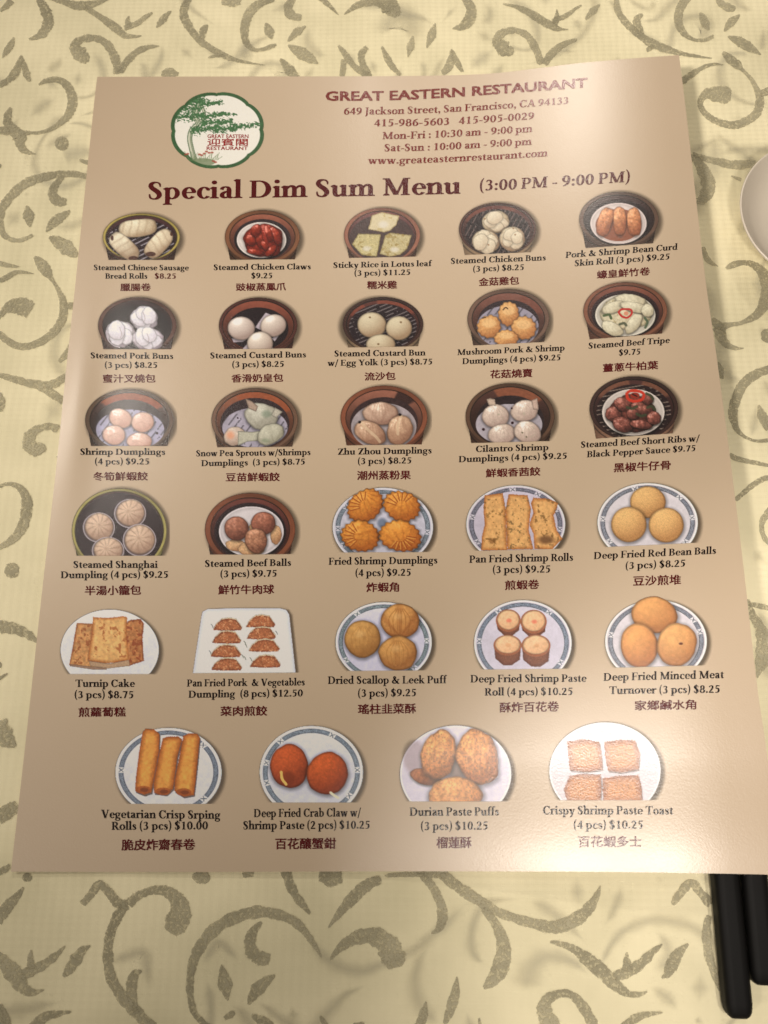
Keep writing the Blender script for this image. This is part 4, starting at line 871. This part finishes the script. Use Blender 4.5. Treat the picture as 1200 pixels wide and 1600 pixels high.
caption(o, [('Steamed Beef Short Ribs w/', 72, 1188, 718, 656), ('Black Pepper Sauce $9.75', 130, 1153, 808, 748)], ('黑椒牛仔骨', 386, 916, 948, 920, 84), 58)

# ---- row 4
K = 5.4545
o = (80, 755, K); p = Pic(*o, (140, 20, 1010, 635), (191, 160, 122), [(0, 618), (1200, 618)])
p.steamer(580, 405, 405, 362, (158, 142, 78), (62, 38, 36), (40, 24, 26), 24, 8, .97, body=(158, 142, 78))
for i, (x, y, rx, ry, rot) in enumerate([(676, 252, 122, 112, -10), (410, 372, 122, 116, 0), (756, 480, 128, 126, 0), (488, 568, 124, 104, 0)]):
    q, r = p.ell(x - 4, y + 6, rx + 14, ry + 12); p.put(q, np.array((168, 152, 148.)) * (.7 + .45 * sm(.93, .98, r))[..., None], p.part('foil_cup')); q, r = p.ell(x - 2, y + 5, rx + 2, ry + 2); p.put(q, (96, 72, 66))
    p.blob(x, y, rx, ry, (222, 186, 152), (134, 96, 74), rot=rot, seed=i + 4, ir=.03, fold='radial', fn=11, fa=.42, fc=(-20 + 20 * i % 30, -14), name='dumpling', lump=.1, sh=0, amb=.3)
p.build('dish_photo', 'four pleated soup dumplings in cups in a yellow rimmed steamer')
caption(o, [('Steamed Shanghai', 187, 908, 722, 722), ('Dumpling (4 pcs) $9.25', 80, 1000, 810, 806)], ('半湯小籠包', 288, 764, 955, 950, 80), 58)

o = (290, 755, K); p = Pic(*o, (120, 60, 980, 625), (197, 167, 130), [(0, 610), (1200, 602)])
p.steamer(550, 395, 386, 312, (122, 68, 44), (84, 44, 36), (46, 30, 32), 46, 20, .9, body=(104, 58, 40))
p.dish(560, 412, 276, 214, (226, 212, 206))
for i, (x, y, rx, ry) in enumerate([(600, 380, 60, 50), (770, 440, 50, 80), (430, 530, 90, 50), (560, 560, 120, 60)]):
    p.blob(x, y, rx, ry, (224, 176, 126), (150, 100, 66), seed=i, ir=.15, tex=.2, ts=12, lump=.3, sh=.15, name='bean_curd_sheet')
p.blob(434, 386, 104, 104, (170, 108, 82), (84, 44, 34), seed=2, ir=.04, tex=.22, ts=16, lump=.3, spec=.08, name='beef_ball')
p.blob(662, 342, 106, 98, (172, 106, 80), (88, 46, 36), seed=3, ir=.04, tex=.2, ts=16, lump=.3, spec=.08, name='beef_ball')
p.blob(600, 490, 96, 106, (186, 128, 94), (100, 56, 40), seed=8, ir=.07, tex=.25, ts=14, lump=.4, spec=.08, name='beef_ball')
p.build('dish_photo', 'three brown beef balls on a white bowl in a steamer')
caption(o, [('Steamed Beef Balls', 162, 900, 714, 704), ('(3 pcs) $9.75', 292, 780, 802, 796)], ('鮮竹牛肉球', 280, 752, 948, 942, 78), 58)

o = (490, 755, K); p = Pic(*o, (130, 15, 1060, 610), (200, 171, 133), [(0, 592), (1200, 584)])
p.big_plate(590, 375, 430, 338, (124, 132, 138), (8, 52, 100, 150, 178, 215, 262, 305), (206, 200, 206))
q, r = p.ell(585, 340, 60, 60); p.put((1 - sm(.4, 1, r)) * .8, (100, 112, 130))
for i, (x, y, rx, ry, rot, fc) in enumerate([(440, 190, 168, 126, -35, (-20, -120)), (752, 196, 160, 126, 25, (20, -130)), (398, 450, 166, 130, 8, (-150, -10)), (738, 450, 176, 134, 14, (30, 140))]):
    p.blob(x, y, rx, ry, (236, 154, 62), (140, 62, 20), rot=rot, seed=i + 3, ir=.07, fold='crimp', fn=17, fa=.34, fc=fc, tex=.14, ts=12, lump=.2, name='fried_dumpling', amb=.28, spec=.06)
for (x, y, a0, R_) in ((440, 190, -150, 120), (752, 196, -110, 120), (398, 450, 180, 125), (738, 450, 60, 125)):
    for e in range(-3, 4):
        a = math.radians(a0 + e * 19); p.stroke([(x + R_ * .45 * math.cos(a), y + R_ * .4 * math.sin(a)), (x + R_ * 1.12 * math.cos(a + .08), y + R_ * .95 * math.sin(a + .08))], 11, (152, 72, 26), None, .7); a += .16
        p.stroke([(x + R_ * .5 * math.cos(a), y + R_ * .45 * math.sin(a)), (x + R_ * 1.05 * math.cos(a), y + R_ * .9 * math.sin(a))], 8, (250, 190, 96), None, .5)
p.build('dish_photo', 'four golden fried crimped dumplings on a patterned plate')
caption(o, [('Fried Shrimp Dumplings', 127, 1056, 696, 684), ('(4 pcs) $9.25', 352, 832, 794, 788)], ('炸蝦角', 452, 726, 928, 924, 80), 60)

o = (705, 750, K); p = Pic(*o, (95, 15, 1020, 620), (200, 171, 136), [(100, 606), (1000, 584)])
p.big_plate(550, 378, 424, 334, (116, 114, 126), (8, 48, 100, 150, 192, 266, 300, 335), (204, 192, 204))
p.poly([(285, 130), (440, 112), (462, 230), (470, 420), (478, 600), (255, 600), (262, 480), (285, 380), (275, 240)], (240, 184, 116), p.part('shrimp_roll'), (166, 96, 46), tex=.14, ts=30, seed=4, edge=34, spots=((132, 96, 50), .62, 24))
p.poly([(490, 120), (650, 130), (680, 250), (660, 420), (700, 590), (480, 592), (470, 400), (462, 250)], (240, 184, 116), p.part('shrimp_roll'), (166, 96, 46), tex=.14, ts=30, seed=14, edge=34, spots=((120, 96, 58), .62, 22))
p.poly([(700, 150), (830, 160), (912, 195), (890, 270), (872, 300), (900, 430), (950, 500), (860, 592), (710, 588), (700, 460), (665, 380), (700, 280), (680, 200)], (240, 184, 116), p.part('shrimp_roll'), (166, 96, 46), tex=.14, ts=30, seed=24, edge=34, spots=((126, 92, 50), .62, 24))
q, r = p.ell(810, 510, 90, 50); p.put((1 - sm(.3, 1.1, r)) * .75, (92, 58, 34)); q, r = p.ell(350, 520, 46, 34); p.put((1 - sm(.3, 1.1, r)) * .5, (110, 66, 30))
p.build('dish_photo', 'three flat pan fried rolls on a patterned oval plate')
caption(o, [('Pan Fried Shrimp Rolls', 153, 1040, 706, 688), ('(3 pcs) $9.25', 350, 848, 794, 788)], ('煎蝦卷', 460, 748, 938, 928, 80), 62)

o = (910, 745, K); p = Pic(*o, (95, 25, 1045, 615), (190, 161, 130), [(200, 598), (960, 562)])
p.big_plate(556, 390, 430, 338, (122, 122, 132), (352, 33, 148, 186, 254, 315, 62), (208, 196, 200))
for i, (x, y, rx, ry) in enumerate([(558, 216, 152, 136), (396, 406, 152, 150), (714, 412, 150, 148)]):
    p.blob(x, y, rx, ry, (222, 172, 112), (142, 90, 50), seed=i + 2, ir=.015, tex=.16, ts=5, name='red_bean_ball', amb=.3)
p.build('dish_photo', 'three round sandy golden balls on a patterned plate')
caption(o, [('Deep Fried Red Bean Balls', 95, 1140, 702, 656), ('(3 pcs) $8.25', 363, 880, 788, 764)], ('豆沙煎堆', 434, 838, 930, 918, 84), 60)

# ---- row 5
o = (75, 945, K); p = Pic(*o, (85, 15, 1000, 610), (172, 141, 104), [(100, 590), (1000, 590)])
p.big_plate(526, 385, 420, 346, plain=True, inner=(206, 194, 184))
p.poly([(245, 155), (385, 160), (372, 300), (350, 470), (500, 490), (500, 545), (380, 550), (180, 515), (205, 390)], (196, 138, 78), p.part('turnip_cake'), (124, 62, 28), tex=.22, ts=28, seed=4, edge=22, spots=((130, 60, 26), .58, 26), rough=3)
p.poly([(640, 170), (700, 130), (790, 120), (818, 160), (805, 300), (818, 480), (690, 520), (560, 530), (560, 400)], (188, 122, 66), p.part('turnip_cake'), (110, 50, 24), tex=.25, ts=28, seed=9, edge=22, spots=((122, 50, 24), .54, 28), rough=5)
p.poly([(385, 105), (500, 112), (640, 98), (676, 105), (668, 250), (690, 465), (520, 500), (350, 475), (345, 430), (372, 270)], (218, 164, 96), p.part('turnip_cake'), (150, 78, 30), tex=.16, ts=34, seed=17, edge=30, spots=((150, 76, 34), .60, 34), rough=5)
p.poly([(350, 478), (520, 502), (690, 468), (700, 520), (500, 545), (360, 520)], (176, 136, 98), 4, rough=2, edge=8)
p.poly([(190, 505), (350, 525), (500, 535), (500, 552), (380, 552), (185, 522)], (150, 112, 84), 2, rough=1, edge=8)
p.build('dish_photo', 'slabs of browned turnip cake on a plain white plate')
caption(o, [('Turnip Cake', 232, 740, 700, 700), ('(3 pcs) $8.75', 222, 732, 796, 796)], ('煎蘿蔔糕', 262, 660, 955, 952, 80), 62)

o = (275, 940, K); p = Pic(*o, (110, 30, 1060, 625), (166, 136, 100), [(100, 610), (1100, 604)])
P = [(140, 625), (215, 130), (225, 85), (270, 62), (520, 55), (880, 55), (940, 70), (965, 110), (1022, 625)]
d = p.polyd([(x + 16, y + 8) for x, y in P]); p.rgb[...] = np.array((72, 56, 40.)); p.al = np.maximum(p.al, .6 * sm(-22, 6, d))
d = p.polyd(P); c = np.array((208, 198, 192.)) * (.90 + .1 * sm(0, 40, d) + .04 * (fbm(p.X / 60, p.Y / 60, 2) - .5))[..., None]; p.put(np.clip(d / p.aa + .5, 0, 1), c, p.part('tray'))
q, r = p.ell(590, 380, 330, 290); p.put((1 - sm(.5, 1, r)) * .45, np.array((214, 200, 164.)) * (.8 + .3 * fbm(p.X / 12, p.Y / 12, 3))[..., None])
for i, (x, y) in enumerate([(440, 205), (722, 178), (432, 315), (728, 280), (425, 432), (752, 385), (432, 545), (762, 520)]):
    w_ = 132 if i > 3 else 124
    Q_ = [(x - w_, y + 38), (x - w_ * .8, y - 10), (x - w_ * .4, y - 52), (x + 10, y - 62), (x + w_ * .6, y - 50), (x + w_, y + 20), (x + w_ * .9, y + 40), (x, y + 44)]
    p.poly([(a, b_ - 10) for a, b_ in Q_], (208, 182, 140), None, rough=5, edge=5, seed=i)
    p.poly(Q_, (166, 98, 58), p.part('dumpling'), (104, 48, 28), tex=.25, ts=16, seed=i + 3, edge=20, rough=4, spots=((206, 146, 96), .60, 14))
for x, y in ((590, 350), (600, 375), (570, 465), (590, 480), (640, 490), (310, 205), (293, 430), (860, 265)): p.stroke([(x - 10, y - 12), (x, y), (x + 4, y + 14)], 7, (86, 84, 66), None, .8)
p.build('dish_photo', 'eight browned dumplings in two columns on a white tray')
caption(o, [('Pan Fried Pork  & Vegetables', 92, 1098, 724, 714), ('Dumpling  (8 pcs) $12.50', 105, 1082, 820, 808)], ('菜肉煎餃', 380, 775, 975, 972, 82), 60)

o = (495, 940, K); p = Pic(*o, (130, -15, 1030, 605), (184, 154, 118), [(100, 592), (1100, 584)])
p.big_plate(570, 345, 412, 342, (118, 126, 126), (358, 150, 232, 45, 300), (204, 194, 204))
p.blob(390, 318, 156, 158, (206, 150, 82), (120, 70, 30), seed=3, ir=.04, fold='radial', fn=7, fa=.14, fc=(10, -20), tex=.1, ts=16, name='puff', amb=.3)
p.blob(710, 166, 166, 146, (212, 150, 82), (126, 66, 28), seed=5, ir=.04, fold='petal', fn=10, fa=.34, tex=.1, ts=16, name='puff', amb=.3)
p.blob(692, 440, 166, 146, (208, 148, 80), (124, 68, 30), seed=7, ir=.07, fold='petal', fn=7, fa=.22, tex=.1, ts=16, name='puff', amb=.3)
for i, (x, y) in enumerate(((390, 318), (710, 166), (692, 440))):
    for e in (-95, -60, -25, 12, 48, 84): p.stroke([(x + e * .35, y - 105), (x + e, y - 20), (x + e * .8, y + 96)], 8, (142, 84, 36), None, (.18, .5, .34)[i])
    q, r = p.ell(x - 20, y - 40, 70, 50); p.put((1 - sm(.1, 1, r)) * .35, (244, 196, 128))
p.build('dish_photo', 'three golden ridged puffs on a patterned plate')
caption(o, [('Dried Scallop & Leek Puff', 93, 1105, 702, 696), ('(3 pcs) $9.25', 346, 850, 812, 806)], ('瑤柱韭菜酥', 352, 844, 960, 952, 84), 64)

o = (715, 930, K); p = Pic(*o, (105, 15, 1020, 650), (186, 157, 122), [(100, 634), (1100, 624)])
p.big_plate(556, 408, 418, 368, (116, 122, 132), (183, 236, 307, 30, 68, 130), (204, 192, 198))
for i, (x, y, rx, ry, h) in enumerate([(432, 210, 102, 92, 60), (648, 220, 108, 98, 60), (426, 420, 116, 84, 100), (668, 424, 120, 90, 108)]):
    k = p.part('shrimp_paste_roll')
    p.poly([(x - rx, y), (x + rx, y), (x + rx * .9, y + h + 30), (x + rx * .3, y + h + 78), (x - rx * .3, y + h + 78), (x - rx * .9, y + h + 20)], (128, 74, 50), k, (84, 44, 30), tex=.22, ts=8, seed=i, edge=30, rough=3)
    q, r = p.ell(x, y + 6, rx + 4, ry + 4); p.put(q, np.array((152, 88, 56.)) * (.8 + .4 * fbm(p.X / 7, p.Y / 7, i))[..., None], k)
    p.blob(x, y, rx * .92, ry * .90, (234, 184, 136), (196, 136, 92), seed=i + 3, ir=.03, tex=.1, ts=14, lump=.2, sh=0, amb=.55, k=k)
    q, r = p.ell(x + 6, y + 6, 30, 22); p.put((1 - sm(.4, 1.1, r)) * (.75 if i < 2 else .4), (226, 112, 84) if i < 2 else (196, 126, 80))
p.build('dish_photo', 'four cut shrimp paste rolls standing on a patterned plate')
caption(o, [('Deep Fried Shrimp Paste', 108, 1098, 744, 738), ('Roll (4 pcs) $10.25', 230, 985, 856, 850)], ('酥炸百花卷', 360, 862, 1000, 990, 86), 64)

o = (925, 925, K); p = Pic(*o, (80, 15, 1040, 655), (184, 156, 126), [(150, 646), (1000, 624)])
p.big_plate(545, 420, 436, 356, (118, 118, 128), (190, 325, 345, 60, 130), (204, 192, 196))
p.blob(532, 196, 194, 158, (212, 148, 90), (132, 74, 38), seed=6, ir=.05, rot=12, tex=.08, ts=30, name='turnover', amb=.3, lump=.12)
p.blob(402, 456, 158, 190, (214, 148, 88), (134, 72, 38), seed=9, ir=.04, rot=-12, tex=.08, ts=30, name='turnover', amb=.3, lump=.12)
p.blob(722, 448, 166, 182, (214, 154, 96), (136, 78, 42), seed=12, ir=.05, rot=20, sq=2.2, tex=.08, ts=30, name='turnover', amb=.3, lump=.12)
q, _ = p.ell(758, 440, 18, 11); p.put(q, (92, 44, 22))
p.build('dish_photo', 'three smooth oval brown turnovers on a patterned plate')
caption(o, [('Deep Fried Minced Meat', 97, 1125, 758, 734), ('Turnover (3 pcs) $8.25', 145, 1094, 870, 858)], ('家鄉鹹水角', 366, 886, 1010, 1000, 84), 66)

# ---- row 6
K = 5.217
o = (145, 1125, K); p = Pic(*o, (155, 40, 1100, 700), (146, 117, 82), [(0, 683), (1200, 683)])
p.big_plate(617, 425, 434, 362, (92, 92, 90), (183, 247, 317, 42, 62), (178, 164, 160))
for i, P in enumerate([[(405, 100), (430, 70), (500, 75), (545, 115), (540, 250), (478, 590), (420, 610), (345, 580), (350, 480), (375, 280)],
                       [(570, 150), (610, 135), (700, 135), (728, 160), (690, 300), (655, 560), (600, 608), (500, 595), (495, 520), (540, 280)],
                       [(738, 130), (780, 108), (850, 110), (872, 140), (855, 330), (825, 610), (740, 625), (665, 580), (668, 490), (715, 250)]]):
    k = p.part('spring_roll'); p.poly([(a + 8, b_ + 14) for a, b_ in P], (110, 88, 70), None, edge=20, rough=2)
    p.poly(P, (194, 124, 50), k, (116, 50, 16), tex=.14, ts=30, seed=i * 5 + 2, edge=46, rough=3)
    x, y = ((412, 568), (572, 582), (742, 588))[i]; q, r = p.ell(x, y, 62, 32); p.put(q * .85, np.array((134, 62, 24.)) * (.75 + .4 * fbm(p.X / 9, p.Y / 9, i))[..., None], k); q, r = p.ell(x + 8, y + 2, 34, 17); p.put(q * .6, (80, 34, 16), k)
p.build('dish_photo', 'three long spring rolls on a patterned plate')
caption(o, [('Vegetarian Crisp Srping', 68, 1040, 798, 806), ('Rolls (3 pcs) $10.00', 152, 940, 896, 892)], ('脆皮炸齋春卷', 236, 832, 1064, 1058, 90), 66)

o = (370, 1125, K); p = Pic(*o, (160, 20, 1090, 690), (139, 110, 78), [(0, 672), (1200, 672)])
p.big_plate(608, 425, 422, 378, (92, 92, 90), (193, 228, 297, 357, 165, 35), (164, 150, 142))
p.blob(428, 376, 156, 178, (152, 62, 26), (78, 27, 14), seed=4, ir=.05, rot=-12, tex=.14, ts=14, name='crab_claw', amb=.25, lump=.12)
p.blob(738, 436, 164, 178, (154, 64, 26), (80, 27, 14), seed=6, ir=.06, rot=14, tex=.14, ts=14, name='crab_claw', amb=.25, lump=.12)
q, r = p.ell(420, 470, 70, 66); p.put((1 - sm(.5, 1.1, r)) * .7, (92, 34, 14)); p.stroke([(362, 425), (370, 480), (402, 524)], 22, (196, 132, 62)); p.stroke([(765, 592), (790, 612), (825, 634)], 20, (206, 160, 120))
p.build('dish_photo', 'two dark orange crab claw balls on a patterned plate')
caption(o, [('Deep Fried Crab Claw w/', 137, 1012, 792, 786), ('Shrimp Paste (2 pcs) $10.25', 50, 1088, 892, 886)], ('百花釀蟹鉗', 316, 806, 1054, 1050, 90), 66)

o = (600, 1120, K); p = Pic(*o, (100, 40, 1100, 705), (186, 158, 118), [(0, 690), (1200, 690)])
p.big_plate(584, 465, 456, 396, plain=True, inner=(214, 202, 202))
q, r = p.ell(250, 330, 120, 170); p.put((1 - sm(.6, 1, r)) * .55, (150, 124, 116))
q, r = p.ell(600, 380, 130, 180); p.put((1 - sm(.5, 1.1, r)) * .8, (120, 96, 76))
p.blob(340, 490, 132, 64, (176, 106, 58), (92, 48, 24), rot=14, seed=3, ir=.06, tex=.2, ts=12, name='puff', fold='ribs', fn=6, fa=.3)
p.blob(446, 310, 146, 200, (232, 158, 86), (120, 66, 36), rot=16, seed=5, ir=.12, tex=.36, ts=13, name='puff', amb=.3, fold='petal', fn=12, fa=.2, lump=.2)
p.blob(764, 330, 172, 226, (230, 154, 82), (116, 62, 34), rot=-14, seed=7, ir=.12, tex=.38, ts=13, name='puff', amb=.3, fold='petal', fn=12, fa=.22, lump=.2)
p.blob(580, 640, 220, 150, (236, 164, 92), (128, 74, 40), seed=9, ir=.10, tex=.32, ts=14, name='puff', amb=.3, fold='petal', fn=10, fa=.15, lump=.2)
for i, (x, y, rx, ry) in enumerate(((440, 310, 140, 196), (772, 330, 158, 220), (580, 640, 214, 146))):
    for e in (-.8, -.5, -.2, .1, .4, .7): p.stroke([(x + e * rx * .5, y - ry * .86), (x + e * rx, y - ry * .1), (x + e * rx * .9, y + ry * .7)], 10, (140, 82, 46), None, .2)
    for e in (-.62, -.32, 0, .28, .56): p.stroke([(x + e * rx * .5, y - ry * .8), (x + e * rx, y - ry * .1), (x + e * rx * .9, y + ry * .5)], 7, (246, 190, 128), None, .2)
p.build('dish_photo', 'four flaky durian puffs piled on a plain white plate')
caption(o, [('Durian Paste Puffs', 208, 938, 808, 804), ('(3 pcs) $10.25', 296, 850, 924, 920)], ('榴蓮酥', 430, 712, 1072, 1070, 92), 68)

o = (835, 1120, K); p = Pic(*o, (95, 20, 1090, 700), (200, 171, 137), [(0, 680), (1200, 680)])
p.big_plate(575, 440, 456, 398, plain=True, inner=(212, 200, 202))
for i, P in enumerate([[(268, 205), (400, 182), (530, 205), (552, 330), (555, 430), (420, 450), (290, 435), (275, 320)], [(568, 205), (700, 188), (822, 192), (860, 300), (850, 430), (700, 455), (600, 440), (575, 320)],
                       [(285, 480), (400, 466), (540, 470), (548, 560), (540, 700), (270, 700), (240, 590)], [(555, 500), (700, 480), (848, 476), (870, 560), (882, 700), (560, 700)]]):
    p.poly([(a + 6, b_ + 12) for a, b_ in P], (160, 140, 132), None, edge=20, rough=2)
    p.poly(P, (216, 146, 84), p.part('shrimp_toast'), (134, 74, 44), tex=.28, ts=12, seed=i * 3 + 2, edge=56, rough=7)
p.build('dish_photo', 'four square pieces of fried toast on a plain plate')
caption(o, [('Crispy Shrimp Paste Toast', 68, 1132, 796, 796), ('(4 pcs) $10.25', 316, 890, 914, 912)], ('百花蝦多士', 358, 872, 1062, 1062, 90), 68)

# ---- emblem
o = (240, 120, 6); p = Pic(*o, (140, 120, 1060, 880), (184, 153, 117), None, .7)
th = np.arctan2((p.Y - 502) / 360, (p.X - 598) / 440); r = np.hypot((p.X - 598) / 440, (p.Y - 502) / 360) / (.965 + .05 * np.abs(np.sin(4 * (th + .02))) ** .55)
p.put(np.clip((1 - r) * 360 / p.aa + .5, 0, 1), np.array((54, 84, 48.)) * (.85 + .3 * fbm(p.X / 20, p.Y / 20, 3))[..., None]); kk = p.part('emblem_border')
p.put(np.clip((.915 - r) * 360 / p.aa + .5, 0, 1), (226, 212, 190), kk); inside = np.clip((.93 - r) * 200, 0, 1)
k = p.part('pine_tree'); TG = (112, 118, 88); TD = (72, 92, 58)
for P, wd in (([(378, 760), (352, 660), (338, 580), (352, 510), (385, 470), (420, 430), (400, 380), (410, 300), (440, 230)], 48), ([(415, 450), (455, 400), (475, 340), (450, 270), (430, 215)], 30), ([(400, 420), (370, 380), (385, 300), (370, 260)], 24)):
    p.stroke(P, wd, TD, k, .9); p.stroke(P, wd * .62, (206, 196, 168), k, .9)
    p.stroke([(x + wd * .15, y) for x, y in P], wd * .22, TG, k, .8)
def leaves(x0, y0, x1, y1, rad, seed):
    rad = rad * 1.28
    e = np.array([x1 - x0, y1 - y0], float); t = np.clip(((p.X - x0) * e[0] + (p.Y - y0) * e[1]) / (e @ e), 0, 1); d = np.hypot(p.X - x0 - e[0] * t, (p.Y - y0 - e[1] * t) * 1.2)
    q = sm(.50, .56, fbm(p.X / 15, p.Y / 10, seed, 2) + (1 - d / (rad * (1.1 - .45 * t))) * .42 - .12) * (d < rad * 1.25) * inside
    p.put(q, np.array((66, 100, 60.)) * (.7 + .6 * fbm(p.X / 8, p.Y / 8, seed + 4))[..., None], k)
for a in ((470, 255, 620, 238, 38, 1), (230, 375, 440, 360, 48, 2), (260, 300, 430, 300, 40, 3), (330, 250, 460, 210, 42, 4), (480, 370, 640, 345, 42, 5), (600, 350, 765, 352, 20, 6), (470, 430, 715, 415, 40, 7), (400, 500, 620, 470, 48, 8), (600, 500, 760, 490, 36, 9), (680, 480, 980, 448, 34, 10)): leaves(*a)
for q0 in range(26):
    x = 330 + q0 * 11; p.stroke([(x, 800 - abs(x - 450) * .15), (x + (q0 % 5 - 2) * 14 + (x - 420) * .12, 700 + (q0 * 37 % 60))], 5, (104, 118, 76), k, .8)
q, r2 = p.ell(450, 800, 130, 38); p.put(q * inside * .8, (112, 120, 84), k)
for x, y in ((320, 722), (300, 728), (430, 728), (450, 735), (475, 720), (520, 712), (548, 710), (560, 790), (580, 800), (495, 700)): q, _ = p.ell(x, y, 15, 9); p.put(q * .8, (150, 66, 48), k)
lg = p.build('emblem', 'round green bordered crest with a pine tree')
for t, a, b_, y, h, bold in (('GREAT EASTERN', 505, 888, 574, 34, .022), ('迎賓閣', 505, 882, 648, 70, .022), ('RESTAURANT', 498, 882, 686, 33, .022)):
    fo = font_obj('emblem_lettering', t, M_RED, [(240 + a / 6, 120 + y / 6), (240 + b_ / 6, 120 + y / 6)], h / 6, bold, 9e-5, han=True); fo.parent = lg

# ------------------------------------------------------------------ chopsticks and dish
mb_, nt, b = newmat('black_melamine'); b.inputs['Base Color'].default_value = (0.0035, 0.0032, 0.003, 1); b.inputs['Roughness'].default_value = 0.42; b.inputs['Specular IOR Level'].default_value = 0.16
n = N(nt, 'ShaderNodeTexNoise'); n.inputs['Scale'].default_value = 300; n.inputs['Detail'].default_value = 4
r_ = N(nt, 'ShaderNodeMapRange'); r_.inputs[3].default_value = .50; r_.inputs[4].default_value = .68; nt.links.new(n.outputs['Fac'], r_.inputs[0]); nt.links.new(r_.outputs[0], b.inputs['Roughness'])
def chopstick(end_px, at_px, width, label):
    """square handle with rounded corners that tapers to a round tip, 240 mm"""
    a = plane_pt(*end_px, 0.004); b_ = plane_pt(*at_px, 0.004); a[2] = b_[2] = 0
    d = (b_ - a); d /= np.linalg.norm(d); s_ = np.array([d[1], -d[0], 0]); L = 0.235
    T = [(0, .62), (.0006, .80), (.0016, .93), (.0035, 1.0), (.06, .97), (.12, .90), (.17, .74), (.21, .56), (.234, .44), (L, .2)]
    V, F = [], []; n_ = 20
    for i_, (t, k) in enumerate(T):
        w_ = width / 2 * k; sq = 7.0 if t < .12 else 2.4
        for j in range(n_):
            th = 2 * math.pi * j / n_; c_, s2 = math.cos(th), math.sin(th)
            rr = w_ / ((abs(c_) ** sq + abs(s2) ** sq) ** (1 / sq))
            zc = 0.0004 + width * .44 * (1.0 if t < .1 else (1 - .45 * (t - .1) / .135)) 
            q = a + d * t + s_ * rr * c_; V.append((q[0], q[1], zc + rr * s2 * .88))
    for i_ in range(len(T) - 1):
        for j in range(n_): F.append([i_ * n_ + j, i_ * n_ + (j + 1) % n_, (i_ + 1) * n_ + (j + 1) % n_, (i_ + 1) * n_ + j])
    F.append(list(range(n_))[::-1]); F.append([(len(T) - 1) * n_ + j for j in range(n_)])
    me = mesh('chopstick', V, F); 
    for q in me.polygons: q.use_smooth = len(q.vertices) == 4
    return tag(link('chopstick', me, mb_), label, 'chopstick', 'chopsticks under the menu')
chopstick((1154.5, 1590), (1133, 1366), 0.0068, 'black chopstick whose blunt end reaches lowest, nearer the middle of the table')
chopstick((1193.5, 1538), (1177, 1366), 0.0068, 'black chopstick at the right edge, ending higher than its partner')

def lathe(prof, cx, cy, n_=96):
    V = [(cx + r * math.cos(2 * math.pi * j / n_), cy + r * math.sin(2 * math.pi * j / n_), z) for r, z in prof for j in range(n_)]
    F = [[i_ * n_ + j, i_ * n_ + (j + 1) % n_, (i_ + 1) * n_ + (j + 1) % n_, (i_ + 1) * n_ + j] for i_ in range(len(prof) - 1) for j in range(n_)]
    F.append([j for j in range(n_)][::-1]); F.append([(len(prof) - 1) * n_ + j for j in range(n_)])
    me = mesh('dish', V, F)
    for q in me.polygons: q.use_smooth = len(q.vertices) == 4
    return me
mp, nt, b = newmat('pale_glazed_ceramic'); b.inputs['Base Color'].default_value = (0.68, 0.61, 0.51, 1); b.inputs['Roughness'].default_value = 0.28
n = N(nt, 'ShaderNodeTexNoise'); n.inputs['Scale'].default_value = 90; bp = N(nt, 'ShaderNodeBump'); bp.inputs['Strength'].default_value = .05; bp.inputs['Distance'].default_value = .0005
nt.links.new(n.outputs['Fac'], bp.inputs['Height']); nt.links.new(bp.outputs['Normal'], b.inputs['Normal'])
dc = plane_pt(1291., 331., 0.012)
RR = np.linalg.norm(plane_pt(1156., 331., 0.012) - dc)
prof = [(RR * .52, 0.001), (RR * .54, 0.0006), (RR * .60, 0.0022), (RR * .84, 0.0062), (RR * .975, 0.0110), (RR, 0.0122), (RR * .992, 0.0128), (RR * .975, 0.0124), (RR * .86, 0.0088), (RR * .64, 0.0056), (RR * .30, 0.0048), (RR * .02, 0.0047)]
cup = link('sauce_dish', lathe(prof, dc[0], dc[1]), mp); tag(cup, 'small grey glazed round dish cut off by the right edge of the picture', 'dish')
